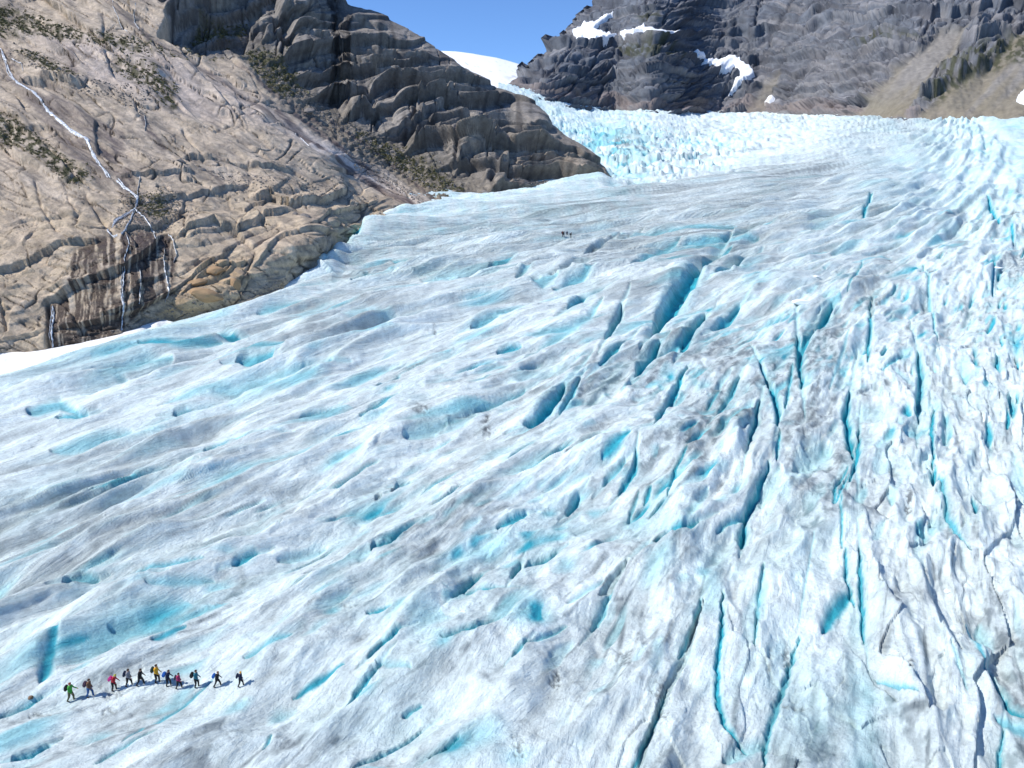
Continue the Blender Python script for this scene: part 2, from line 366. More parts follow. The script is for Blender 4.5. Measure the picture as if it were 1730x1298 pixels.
# slots, pools and channels read off the ice one by one: (points, half width, strength, kind)
S, B_, D_ = 's', 'b', 'd'
FEAT = [
 ([(1118,532),(1140,500),(1176,461)],14,1,S),([(1158,572),(1170,550),(1186,533)],9,1,S),([(1212,545),(1228,535),(1244,520)],7,.9,S),([(1080,618),(1092,602),(1108,584)],9,1,S),
 ([(1122,592),(1144,576)],6,.8,S),([(1105,735),(1112,715),(1120,695),(1135,668),(1142,650),(1150,630),(1162,612)],6,1,S),([(1024,606),(1046,586)],5,.9,S),([(1031,557),(1044,530)],6,.8,S),
 ([(925,580),(995,538),(1010,518)],9,.6,B_),([(970,512),(990,498),(1012,487)],7,.9,S),([(935,485),(960,474),(985,465),(1012,450)],4,.7,S),([(902,477),(918,476),(935,470)],6,.6,S),
 ([(952,460),(995,446)],4,.5,D_),([(985,430),(1010,418),(1035,405)],4,.5,D_),([(1076,445),(1095,435),(1130,420)],4,.7,S),([(1200,431),(1225,421)],4,.8,S),([(1222,458),(1245,447),(1262,435)],6,.9,S),
 ([(1160,420),(1240,406)],3,.6,S),([(885,715),(905,705),(930,680),(957,648)],8,1,S),([(952,682),(965,660),(975,645)],5,.8,S),([(868,772),(885,760),(902,750)],6,.9,S),([(1025,777),(1042,766),(1056,755)],10,1,B_),
 ([(970,765),(1000,748)],6,.6,D_),([(1200,672),(1212,655)],4,.8,S),([(1222,678),(1240,648)],6,.8,S),([(1312,722),(1316,690),(1308,660),(1293,628)],6,1,S),([(1330,668),(1336,632)],4,.8,S),([(1270,735),(1280,695)],5,.9,S),
 ([(1350,585),(1354,628)],6,1,S),([(1378,560),(1392,540),(1402,525)],10,1,S),([(1358,585),(1368,562)],7,.9,S),([(1288,620),(1299,640)],4,.9,S),([(1470,535),(1468,585)],4,.9,S),([(1460,592),(1466,588)],6,.8,B_),([(1474,515),(1473,535)],4,.8,D_),
 ([(1433,495),(1441,475),(1452,455)],3,.8,S),([(1550,596),(1558,630),(1555,665),(1552,705)],7,.8,S),([(1538,730),(1560,722)],16,.6,B_),([(1578,697),(1574,735),(1576,770)],4,1,S),([(1438,652),(1431,690),(1437,720),(1443,770)],6,1,S),
 ([(1452,735),(1449,775),(1440,800)],5,1,S),([(1678,460),(1677,488)],3,1,S),([(1316,740),(1313,765)],4,.9,S),([(1410,632),(1425,592)],4,.6,B_),([(1498,622),(1518,608)],3,.8,S),([(1566,480),(1578,540)],3,.7,S),([(1556,462),(1557,468)],3,.8,D_),
 ([(852,880),(878,868)],5,.9,S),([(898,942),(918,935),(935,925)],8,1,S),([(868,967),(875,950)],6,.9,S),([(963,842),(975,828)],6,.9,S),([(1030,802),(1048,788)],6,.7,S),([(1055,812),(1072,795),(1074,778)],5,1,S),([(1066,855),(1075,835)],4,.7,S),
 ([(1091,835),(1098,825)],4,1,S),([(1132,825),(1140,800),(1152,780)],4,1,S),([(1105,925),(1130,912),(1158,906),(1180,893)],7,.9,S),([(1165,885),(1185,850)],10,.5,B_),
 ([(1250,912),(1258,895),(1262,870),(1268,848),(1280,828),(1292,805),(1300,780)],5,1,S),([(1254,908),(1257,890)],9,.9,S),([(1225,890),(1252,872)],4,.8,S),([(1010,1035),(1028,1005)],6,.7,S),([(975,1010),(1005,990)],6,.5,B_),([(1025,992),(1048,965)],10,.6,D_),
 ([(1180,1032),(1172,1065),(1155,1100)],5,.8,S),([(1220,1005),(1218,1080),(1213,1120),(1211,1145),(1213,1200),(1222,1235),(1242,1262),(1272,1282)],5,1,S),
 ([(1350,1075),(1335,1125),(1320,1175),(1308,1210),(1298,1240),(1288,1310)],6,.8,S),([(1178,1050),(1160,1110),(1130,1170),(1105,1230),(1078,1310)],9,.55,D_),([(1118,1195),(1100,1240),(1070,1310)],4,.9,S),
 ([(1672,1130),(1690,1170),(1705,1200),(1740,1225)],5,1,S),([(1700,1225),(1735,1245)],14,.7,B_),([(1688,1310),(1692,1260)],5,.8,S),([(1640,1075),(1655,1120)],6,.8,B_),([(1660,1060),(1670,1090)],14,.5,B_),([(1610,1125),(1625,1160)],5,.5,B_),([(1495,1160),(1528,1185)],4,.7,S),
 ([(1428,1012),(1405,1040),(1394,1062)],13,1,B_),([(1428,950),(1431,985),(1440,1010)],4,.9,S),([(1452,955),(1455,1000),(1460,1050)],5,.9,S),([(1420,870),(1421,910)],3,.8,S),([(1408,850),(1410,825),(1425,800)],4,.9,S),([(1416,845),(1428,815)],4,.9,S),
 ([(1566,785),(1590,815),(1600,865),(1617,905),(1640,935)],4,.8,S),([(1549,898),(1551,912)],3,.8,S),([(1478,915),(1488,895)],8,.4,B_),([(1292,950),(1286,985),(1280,1030),(1273,1105)],4,.7,S),([(1368,945),(1355,1020)],3,.5,B_),
 ([(1360,775),(1390,750)],26,.42,B_),([(1295,830),(1310,800)],14,.35,B_),([(1240,1290),(1275,1270)],20,.5,B_),
 ([(628,938),(655,928),(672,915),(692,900)],7,.9,S),([(545,965),(600,950)],13,.5,B_),([(490,935),(530,918)],8,.5,B_),([(674,809),(688,806)],6,.9,S),([(636,832),(642,826)],5,.7,D_),([(664,818),(670,812)],4,.7,D_),([(771,1006),(785,990),(805,974)],6,.9,S),
 ([(797,1000),(828,998)],5,.9,S),([(834,1066),(800,1083),(765,1092)],6,.9,S),([(632,1113),(650,1098),(672,1086)],6,1,S),([(630,1045),(652,1040)],4,.9,S),([(425,1112),(450,1104),(480,1093)],9,.7,B_),([(594,1186),(610,1165),(633,1143)],6,.9,S),
 ([(510,1165),(540,1148),(568,1135)],6,1,B_),([(650,1135),(680,1142)],8,.5,B_),([(740,1288),(763,1272)],6,1,S),([(618,1295),(655,1270),(692,1242)],5,.8,S),([(688,1205),(705,1195)],4,.8,S),([(872,1122),(885,1108)],5,.8,S),([(908,1095),(940,1070)],4,.7,S),
 ([(32,1288),(55,1280),(74,1266)],7,1,S),([(74,1145),(85,1120),(98,1093)],12,1,B_),([(272,1082),(300,1065)],7,.9,B_),([(215,1060),(270,1050),(318,1030)],12,.65,B_),([(180,1003),(210,998),(240,995)],7,.9,S),([(240,993),(280,982),(325,972)],4,.7,S),([(118,992),(140,982),(158,977)],7,.7,S),
 ([(280,1003),(335,990)],6,.6,B_),([(405,957),(428,946)],5,.9,S),([(222,1260),(245,1236),(285,1204),(330,1168),(352,1152)],5,.8,B_),([(190,1296),(240,1265)],3,.7,S),([(450,1272),(456,1258)],4,.8,S),([(8,1206),(30,1197),(58,1183)],5,.9,S),
 ([(210,622),(245,612),(276,608)],11,.6,B_),([(172,633),(200,634)],7,.5,B_),([(262,590),(310,583),(352,574)],5,.7,B_),([(368,562),(392,560)],5,.9,S),([(412,614),(435,610),(453,604)],9,.8,S),([(295,670),(350,655),(400,650),(450,637),(495,624)],9,.55,B_),([(520,622),(548,616)],6,.9,S),
 ([(110,742),(160,730),(200,720)],9,.6,B_),([(65,692),(100,680),(122,690)],11,.7,B_),([(108,700),(135,696)],5,.8,S),([(362,762),(395,750),(434,746)],5,.8,S),([(175,828),(220,812),(264,805)],6,.8,S),([(303,687),(326,682)],5,.7,S),([(472,880),(474,893)],7,.8,D_),([(400,905),(445,885)],18,.35,B_),
 ([(450,520),(480,512),(504,507)],5,.6,B_),([(498,540),(538,533)],5,.6,B_),([(628,502),(660,490),(702,481)],9,.6,B_),([(735,462),(780,455),(818,447)],9,.5,B_),([(838,442),(864,433)],4,.8,S),([(674,446),(697,446)],3,.7,S),([(601,471),(615,463)],4,.8,S),([(880,464),(898,452)],4,.6,S),([(808,543),(832,535)],5,.7,S),([(850,593),(870,587)],4,.9,S),
 ([(520,708),(546,697)],5,.8,S),([(625,701),(657,682)],4,.8,S),([(825,682),(867,662)],5,.7,S),([(646,646),(666,631)],4,.7,S),([(585,537),(620,533),(660,537)],9,.4,B_),([(582,420),(602,400)],6,.8,S),([(700,735),(735,722)],11,.5,B_),([(760,720),(790,705)],8,.4,B_),
 ([(1459,366),(1464,352),(1470,340)],4,1,S),([(1670,338),(1676,350),(1684,370)],4,1,S),([(1710,386),(1711,404)],3,.9,S),([(1590,412),(1625,395),(1662,376)],2.5,.5,D_),
 ([(1180,412),(1240,400),(1290,385)],3.2,.7,S),([(1090,399),(1150,393),(1212,384)],3,.6,S),([(1005,421),(1062,399)],4,.55,D_),([(1420,425),(1450,415)],3,.5,S),([(1480,425),(1515,412)],3,.5,D_),([(1380,380),(1440,360)],3,.4,B_),
]
def at_box(pts, pad):
    xs = [p[0] for p in pts]; ys = [p[1] for p in pts]
    i0, i1 = np.searchsorted(gx, [min(xs) - pad, max(xs) + pad]); j0, j1 = np.searchsorted(gy, [min(ys) - pad, max(ys) + pad])
    return slice(j0, j1), slice(i0, i1)
nr = .25 + .75 * sstep(600, 900, PY) * sstep(300, 700, PX)
wobx = 3.6 * noise2(PX / 24, PY / 14, 60) + 1.9 * nr * noise2(PX / 9, PY / 6, 62)
woby = 2.4 * noise2(PX / 24, PY / 14, 61) + 1.9 * nr * noise2(PX / 9, PY / 6, 63)
def stretch(pts, k):
    (ax, ay), (bx, by) = pts[0], pts[1]; (ex, ey), (hx, hy) = pts[-1], pts[-2]
    return [(ax + (ax - bx) * k, ay + (ay - by) * k)] + list(pts) + [(ex + (ex - hx) * k, ey + (ey - hy) * k)]
FEAT = [(stretch(p, 1.1), h * .95, .42 * s_, B_) for p, h, s_, k in FEAT if k == S and 5 <= h and len(p) < 5] + FEAT   # each pocket trails off along the grain
for pts, hw, st, kd in FEAT:
    if kd != S or len(pts) < 4:                              # let the ends run out further
        (ax, ay), (bx, by) = pts[0], pts[1]; (ex, ey), (gx_, gy_) = pts[-1], pts[-2]
        pts = [(ax + (ax - bx) * .55, ay + (ay - by) * .55)] + pts + [(ex + (ex - gx_) * .55, ey + (ey - gy_) * .55)]; hw = hw * .88
    sl = at_box(pts, hw * 3 + 6)
    if 0 in H[sl].shape: continue
    k = min(1.0, hw / 6) * (1 if kd == S else .5)
    d, t, sd = seg_dist(PX[sl] + wobx[sl] * k, PY[sl] + woby[sl] * k, pts)
    mpp = DEP[sl] / FPX
    taper = np.clip(4 * t * (1 - t), 0, 1) ** (.6 if kd == S else .8) * .9 + .1
    q = d / (hw * taper)
    if kd == S:
        v = sstep(1.25, .25, q); dep = np.minimum(hw * mpp * 1.45, 2.6) * (.6 + .4 * st)
        H[sl] -= dep * v + .25 * dep * sstep(2.2, .8, q); H[sl] += .12 * dep * np.exp(-((q - 1.6) / .5) ** 2)
        BLUE[sl] = np.maximum(BLUE[sl], st * sstep(1.35, .45, q)); BLUE[sl] = np.maximum(BLUE[sl], .42 * st * sstep(3.0, .6, q))
        DIRT[sl] *= 1 - .9 * v
    elif kd == B_:
        v = np.exp(-q * q * .9); dep = np.minimum(hw * mpp * .75, 1.8)
        H[sl] -= dep * v
        BLUE[sl] = np.maximum(BLUE[sl], st * sstep(1.7, .1, q)); DIRT[sl] *= 1 - .6 * v
    else:
        v = sstep(1.2, .4, q); dep = np.minimum(hw * mpp * 1.6, 2.2)
        H[sl] -= dep * v
        BLUE[sl] = np.maximum(BLUE[sl] * (1 - v), .45 * v * st); DARK[sl] = np.maximum(DARK[sl], st * v * (.55 + .45 * noise2(PX[sl] / 5, PY[sl] / 5, 70)))
# dirty patches: (x, y, rx, ry, turn, amount)
for cx, cy, rx, ry, a, am in [(1490,480,70,62,0,.62),(1330,620,36,50,0,.5),(1378,690,20,32,0,.5),(1308,512,32,16,20,.6),(500,585,120,32,14,.55),(170,765,130,30,12,.45),(480,850,55,32,20,.6),(1010,375,110,28,12,.55),(1195,835,38,36,0,.45),
        (1100,1070,70,110,-30,.4),(1175,960,50,60,0,.4),(1690,525,45,60,0,.5),(745,715,60,42,20,.5),(40,955,80,18,15,.5),(590,545,130,26,14,.4),(1260,700,40,60,0,.4),(715,700,24,14,0,.7),(1250,590,30,40,0,.3),(1630,870,60,50,0,.25),(940,980,60,30,30,.2),(700,620,120,30,22,.3),
        (330,720,90,25,14,.4),(120,910,120,14,18,.45),(380,1010,90,30,15,.3),(850,500,90,22,18,.35),(1380,600,60,30,0,.3),(1420,700,40,80,0,.35),(1000,730,40,25,0,.4),(1650,700,70,120,0,.25),(1560,1050,80,120,0,.3),(560,1060,120,25,20,.2)]:
    sl = at_box([(cx, cy)], max(rx, ry) * 2.2)
    c, s = math.cos(math.radians(a)), math.sin(math.radians(a)); x, y = PX[sl] - cx, PY[sl] - cy
    e = ((x * c - y * s) / rx) ** 2 + ((x * s + y * c) / ry) ** 2
    e = e + .5 * noise2(PX[sl] / 22, PY[sl] / 14, 72)
    DIRT[sl] += am * sstep(1.5, .1, e) * (.55 + .5 * fbm2(PX[sl] / 26, PY[sl] / 15, 3, 73))
for cx, cy, rx, ry, am in [(822,712,9,22,.9),(712,702,22,12,.6),(940,1152,11,22,.8),(1055,1115,14,22,.7),(1115,1200,16,40,.7),(876,1280,10,22,.6),(1535,850,9,22,.8),(1482,516,9,6,.8),(1245,715,12,20,.4),(1505,438,6,4,1),(1700,575,5,5,.9),(1716,608,5,4,.9),(240,1128,3,14,.0),
        (735,555,4,8,.8),(1375,700,12,20,.5),(190,1165,22,12,.45),(180,1195,16,9,.5),(70,1205,22,6,.6),(1535,1145,6,11,.8),(1300,1130,9,30,.4),(540,912,4,6,.0),(600,1025,20,5,.4),(1715,365,18,6,.7),(1330,1110,8,28,.7),(1335,1200,30,6,.5),(1470,500,30,30,.35),(1520,560,25,12,.3)]:
    sl = at_box([(cx, cy)], max(rx, ry) * 2)
    e = np.hypot((PX[sl] - cx) / rx, (PY[sl] - cy) / ry) + .6 * fbm2(PX[sl] / 11, PY[sl] / 11, 3, 74)
    v = sstep(1.15, .3, e) * sstep(-.55, .35, fbm2(PX[sl] / 7, PY[sl] / 5, 3, 75)); DARK[sl] = np.maximum(DARK[sl], am * v); H[sl] -= .15 * v
# icefall: a jumble of towers and gashes
wu, ww = U + 9 * noise2(U / 30, W / 30, 80) + 3 * noise2(U / 9, W / 9, 77), W + 9 * noise2(U / 30, W / 30, 81) + 3 * noise2(U / 9, W / 9, 78)
f1, f2, cr, cr2 = worley2(wu / 15, ww / 21, 3); e1 = f2 - f1
g1_, g2_, gr, gr2 = worley2(wu / 6.5, ww / 8, 6); e2 = g2_ - g1_
low = sstep(1/800., 1/640., inv)                          # the broken lower step of the icefall
lowr = low * sstep(1330, 1180, PX)
var = sstep(-.4, .5, noise2(U / 55, W / 60, 82))
ser = steep * lowr
blk = 7.5 * (cr ** 1.5 - .4) * sstep(0, .16, e1) + (cr2 - .5) * 5 * f1 + 3.2 * (gr - .5) * sstep(0, .22, e2) * (.3 + .7 * var) - 2.6 * sstep(.12, 0, e1) - 1.2 * sstep(.14, 0, e2) * var
H += ser * (blk * .62 + 2.2 * fbm2(wu / 8, ww / 7, 4, 94, .6)) + steep * (1 - lowr) * (.30 * blk + 1.5 * fbm2(wu / 20, ww / 12, 4, 83)) + steep * 1.6 * fbm2(wu / 24, ww / 16, 3, 93)
BLUE = np.maximum(BLUE * (1 - .6 * steep), steep * (.15 + .55 * lowr) * (.75 * sstep(.16, .0, e1) + .45 * sstep(.16, 0, e2) * var + .5 * sstep(.45, .15, cr) * (.5 + .5 * noise2(U / 40, W / 40, 84))))
DIRT += steep * .28 * sstep(-.1, .6, fbm2(wu / 10, ww / 10, 4, 99, .6))
grime = np.exp(-(((PX - 1010) / 38) ** 2 + ((PY - 240) / 34) ** 2)) + .7 * np.exp(-(((PX - 1060) / 60) ** 2 + ((PY - 245) / 30) ** 2))
DARK = np.maximum(DARK, .75 * np.clip(grime, 0, 1) * sstep(.35, .05, e2) * steep)
BLUE = np.maximum(BLUE, .6 * np.clip(grime, 0, 1) * sstep(.2, .7, cr2) * steep)
right_far = sstep(1350, 1560, PX) * sstep(470, 270, PY)
H += (1 - steep) * far * .9 * (1 - .7 * rfar) * ridged(U / 18, W / 7, 85); rgt = sstep(5, 60, W) * (1 - .5 * steep); DIRT += rgt * .42 * sstep(-.1, .7, fbm2(X / 12, Y / 12, 5, 96, .65)) * sstep(-.5, .3, noise2(X / 70, Y / 70, 97)); BLUE += rgt * .16 * sstep(-.2, .6, fbm2(X / 18, Y / 18, 4, 98)); BLUE += .25 * right_far * (.6 + .6 * fbm2(PX / 60, PY / 14, 3, 86)); DIRT += .3 * right_far * sstep(0, .8, fbm2(PX / 45, PY / 10, 4, 87))
# ice lip sinking along the rock bank
my = margin_y(PX); rim = PY - my
bank = sstep(1055, 1015, PX)
H += bank * (2.2 * sstep(30, 0, np.abs(rim - 14)) * sstep(420, 620, PX) - 2.5 * sstep(8, -10, rim))
DIRT *= 1 - .75 * sstep(60, 10, rim) * bank; DARK *= 1 - sstep(20, 4, rim) * bank
BLUE += .22 * sstep(120, 20, rim) * sstep(350, 600, PX) * (PX < 1100) * (.5 + noise2(PX / 18, PY / 8, 88))
snow_poly = [(-260, 640), (0, 585), (70, 570), (190, 545), (260, 525), (290, 541), (195, 578), (115, 605), (30, 633), (-260, 730)]
snowm = softpoly(PX, PY + 4 * noise2(PX / 20, PY / 20, 89), snow_poly, 5)
BLUE += .3 * sstep(75, 30, rim) * sstep(420, 250, PX); H = lerp(H, .6 * snowm + .3 * H, snowm); BLUE *= 1 - snowm; DIRT *= 1 - snowm; DARK *= 1 - snowm

BLUE = np.clip(BLUE, 0, 1); DIRT = np.clip(DIRT, 0, .85); DARK = np.clip(DARK, 0, 1)
DIRT *= lerp(.9, .45 + .85 * sstep(-.35, .45, fbm2(U / 2.6, W0 / 1.0, 4, 95, .6)), sstep(.5, .2, FW))
base = np.empty(P.shape, f32); base[:] = (.795, .895, .88)
base *= (1 + .06 * fbm2(U / 6, W0 / 2, 4, 90) + .04 * fbm2(X / 3, Y / 3, 3, 91))[..., None]
cool = sstep(-10, 120, W) * .5 + .2 * sstep(-.3, .6, noise2(U / 50, W / 35, 92))
c = mixc(base, (.60, .765, .76), np.clip(cool, 0, 1) * .7)
c = mixc(c, (.255, .30, .315), DIRT * .92)
pale = np.clip(BLUE * 1.7, 0, 1) * .75; deep = sstep(.42, 1.0, BLUE)
c = mixc(c, (.31, .66, .71), pale); c = mixc(c, (.04, .42, .53), deep)
c = mixc(c, (.07, .085, .10), DARK)
c = mixc(c, (.93, .93, .90), snowm)
c = np.clip(c, .01, .94)
P[..., 2] += H
keep_v = np.where(PX < 1060, PY > my - 26, PY > np.interp(PX, fx_, fy_) - 9) | ((PX > 840) & (PX < 1062) & (PY > np.interp(PX, fx_, fy_) - 9))
kf = keep_v[:-1, :-1]
faces = grid_faces(*PX.shape, keep=kf)
strk = np.clip(fz * sstep(-10, -70, W) * sstep(470, 360, DEP) + .35 * left * sstep(120, 170, DEP) * (1 - steep), 0, 1) * (1 - snowm) * sstep(-5, 35, np.where(PX < 1060, rim, 99))
V, Fc, Cc, fu_, fw_, gr_, sk_ = compact(P.reshape(-1, 3), faces, c.reshape(-1, 3), U.ravel(), W0.ravel(), (fm * (1 - steep) * (1 - snowm) * (.35 + .65 * left)).ravel(), strk.ravel())
glacier = mesh_from('glacier', V, Fc, M_ICE, colors=Cc, extra={'flow_u': fu_, 'flow_w': fw_, 'grain': gr_, 'stroke': sk_}); tag(glacier, kind='structure')
ICE_P = P; ICE_Q = topix(P)
print('glacier', len(Fc), round(time.time() - T0, 1))
def ice_at(px, py):
    d = (ICE_Q[0] - px) ** 2 + (ICE_Q[1] - py) ** 2
    j, i = np.unravel_index(np.argmin(d + np.where(keep_v, 0, 1e6)), d.shape)
    return Vector(ICE_P[j, i].tolist())

# ------------------------------------------------------------------ left bank: bedrock slabs and dome, one grid, two landforms
RIDGE = [(-260, -150), (560, -150), (575, -60), (592, 2), (640, 18), (690, 42), (735, 72), (765, 95), (800, 122), (835, 140), (870, 155), (905, 178), (935, 203), (965, 226), (990, 240), (1012, 258), (1026, 274), (1034, 288)]
rx_, ry_ = np.array(RIDGE).T
BOT = [(x, y + 34) for x, y in MARGIN]
gyd = lambda px, py, extra=0: 1 / (1 / float(1 / ice_inv(np.array(float(px)), np.array(float(py)))) ) if False else 1 / (float(1 / ice_inv(np.array(float(px)), np.array(float(py)))) + extra)
ctrl = []
for x, y in MARGIN:
    if x > 1034: continue
    ctrl.append((x, y, gyd(x, y))); ctrl.append((x, y + 40, gyd(x, y, 1.0)))
def D(x, y, d): ctrl.append((x, y, 1 / d))
# the wet cliff and buttress above the snow bank: steep; then slabs leaning back
D(80, 520, 168); D(200, 440, 182); D(300, 440, 192); D(0, 500, 166); D(-200, 500, 160); D(460, 400, 224); D(540, 390, 236)
D(0, 400, 186); D(150, 380, 196); D(0, 250, 238); D(0, 130, 300); D(0, 0, 385); D(-230, 300, 205); D(-230, 0, 330); D(-230, -150, 420); D(0, -150, 470)
D(280, 330, 228); D(250, 200, 290); D(250, 100, 350); D(250, 0, 430); D(250, -150, 520); D(420, 320, 262); D(450, 220, 320); D(430, 130, 390); D(550, 320, 300); D(560, 260, 340)
D(400, 40, 450); D(450, 60, 450); D(470, -20, 490); D(450, -150, 560); D(560, 180, 420); D(640, 240, 400); D(700, 300, 375); D(650, 320, 350)
D(590, 0, 545); D(580, -60, 580); D(640, 100, 480); D(740, 75, 540); D(700, 200, 435); D(800, 240, 412); D(780, 300, 385); D(870, 155, 530); D(850, 250, 415); D(900, 220, 440); D(930, 290, 402); D(990, 245, 450); D(1034, 290, 424); D(960, 270, 415)
NC, NR = 640, 430
cx1 = np.concatenate([np.linspace(-240, 0, 70, endpoint=False), np.linspace(0, 1034.5, NC - 70)])
tv = np.linspace(0, 1, NR)
topv = np.interp(cx1, rx_, ry_); botv = np.interp(cx1, *np.array(BOT).T)
QX = np.repeat(cx1[None], NR, 0); QY = topv[None] + (botv - topv)[None] * tv[:, None]
iv = rbf(ctrl, (QX, QY), smooth=2e-4)
# round the dome away from us towards its skyline
hgt = np.maximum(botv - topv, 10)[None] * np.ones_like(QY); edge = np.clip(1 - (QY - topv[None]) / np.minimum(60, hgt * .5), 0, 1) * (QX > 575)
dep = 1 / iv + 22 * (1 - np.sqrt(np.clip(1 - edge ** 2, 0, 1)))
R0 = world(QX, QY, dep)
RN = grid_normals(R0)
RXX, RYY, RZZ = R0[..., 0].astype(f32), R0[..., 1].astype(f32), R0[..., 2].astype(f32)
mpp = (dep / FPX)
px, py = QX.astype(f32), QY.astype(f32)
GULLY = [(-260, -150), (300, -150), (270, 0), (300, 60), (420, 90), (470, 140), (540, 190), (600, 225), (680, 290), (740, 335), (780, 400)]
DOMEPOLY = [(270, -200), (270, 0), (300, 70), (400, 95), (430, 90), (480, 130), (540, 185), (610, 225), (680, 265), (740, 300), (790, 330), (850, 420), (1200, 420), (1200, -200)]
domem = softpoly(px, py, DOMEPOLY, 7)
HR = np.zeros_like(px); 
# --- slabs of the left slope, drawn out down the fall line
ang = math.radians(31); ca, sa = math.cos(ang), math.sin(ang)
lowm = sstep(-30, 60, py - (330 - .05 * px) + 14 * noise2(px / 60, py / 60, 101))     # lower benches: jointing lies flatter
s1 = (px * ca + py * sa); t1 = (-px * sa + py * ca)
s2 = (px * .97 - py * .22); t2 = (px * .22 + py * .97)
wrp = 10 * noise2(px / 70, py / 70, 103); wrp2 = 5 * noise2(px / 25, py / 25, 104)
def slab(su, tu, cu, ct, seed):
    f1, f2, r, r2 = worley2((su + wrp + wrp2) / cu, (tu + wrp * .6 + wrp2) / ct, seed)
    return f2 - f1, r, r2
brk = sstep(-.15, .45, noise2(px / 90, py / 60, 102))            # where the rock is broken up, elsewhere polished
e, r, r2 = slab(s1, t1, 150, 30, 11); HU = 2.6 * (r - .5) + 1.0 * (r2 - .5) * np.sin(t1 / 9) - 1.0 * sstep(.05, 0, e) * (.3 + .7 * brk)
e, r, r2 = slab(s1, t1, 60, 13, 12); HU += (.9 * (r - .5) - .4 * sstep(.07, 0, e)) * brk
HU += .55 * np.abs(noise2(s1 / 70, t1 / 6, 105)) + 1.9 * fbm2(s1 / 110, t1 / 40, 3, 106, .4)
def lips(tc, T, seed, A, cut):
    q = (tc + wrp * .9 + wrp2 * .5) / T; k = np.floor(q); fr = q - k
    return A * np.clip(noise2(s1 / 75 + k * 5.3, tc / 60, seed) - cut, 0, 1) * fr ** 2 * sstep(1, .9, fr)
HU += lips(t1, 27, 109, 5.0, .05) + lips(t1, 12, 117, 2.6, .1)
e, r, r2 = slab(s2, t2, 110, 42, 13); HL = 2.2 * (r - .5) - .9 * sstep(.05, 0, e) * (.3 + .7 * brk)
e, r, r2 = slab(s2, t2, 40, 17, 14); HL += (.45 * (r - .5) - .4 * sstep(.06, 0, e)) * brk
HL += lips(t2, 24, 118, 4.0, .1) + lips(t2, 11, 119, 1.2, .2) + 1.3 * fbm2(px / 70, py / 40, 3, 107, .4) + .35 * ridged(s2 / 50, t2 / 8, 108) * brk
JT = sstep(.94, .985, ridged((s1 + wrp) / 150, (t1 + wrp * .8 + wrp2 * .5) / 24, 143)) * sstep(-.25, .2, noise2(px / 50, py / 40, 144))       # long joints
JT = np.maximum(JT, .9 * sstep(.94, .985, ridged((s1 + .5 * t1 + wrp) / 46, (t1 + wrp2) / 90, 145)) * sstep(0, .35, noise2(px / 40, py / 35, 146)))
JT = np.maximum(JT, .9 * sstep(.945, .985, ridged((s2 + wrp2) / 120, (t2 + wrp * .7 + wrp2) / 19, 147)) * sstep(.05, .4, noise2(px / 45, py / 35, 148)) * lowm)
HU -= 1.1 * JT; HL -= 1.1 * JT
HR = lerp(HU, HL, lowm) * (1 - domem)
# --- dome: concentric shells, lips over undercuts, upright joints
sg = -np.hypot((px - 900) / 1.75, py - 520) ; sg = -sg
sg = sg + 9 * noise2(px / 70, py / 45, 110) + 3.5 * noise2(px / 24, py / 18, 111) + .08 * (px - 700)
def shells(T, seed):
    q = sg / T; k = np.floor(q); fr = q - k
    h = PERM[(k.astype(np.int32) * 7 + seed * 31) & 255]
    a = .35 + RND[h, 0] + .6 * noise2(px / 80 + k * 3.7, py / 80, seed)
    return np.clip(a, 0, 1.6) * (np.clip(1 - fr, 0, 1) ** 1.4 * sstep(0, .07, fr)) , RND[h, 1], fr
a1, t_1, fr1 = shells(36, 3); a2, t_2, fr2 = shells(13, 4)
HD = 8.0 * a1 + 1.6 * a2
f1, f2, r, r2 = worley2((px + wrp) / 95 + noise2(px / 40, py / 40, 113) * .3, (sg + wrp2) / 90, 15); HD += 7.5 * (r - .5) * sstep(0, .12, f2 - f1) - 1.6 * sstep(.06, 0, f2 - f1)
f1, f2, r, r2 = worley2((px + wrp2) / 26, (sg + wrp2) / 16, 16); HD += (.7 * (r - .5) - .5 * sstep(.08, 0, f2 - f1)) * sstep(-.2, .4, noise2(px / 60, py / 50, 116))
HD += 1.1 * fbm2(px / 60, py / 40, 3, 114, .4); JD = sstep(.93, .985, ridged((px - .3 * py + wrp) / 34, (sg + wrp2) / 90, 149)) * sstep(-.2, .3, noise2(px / 50, py / 40, 151)); HD -= 2.2 * JD
HR += ((HD - 4.5) * (1 - .8 * edge.astype(f32)) - 1.5 * edge.astype(f32)) * domem
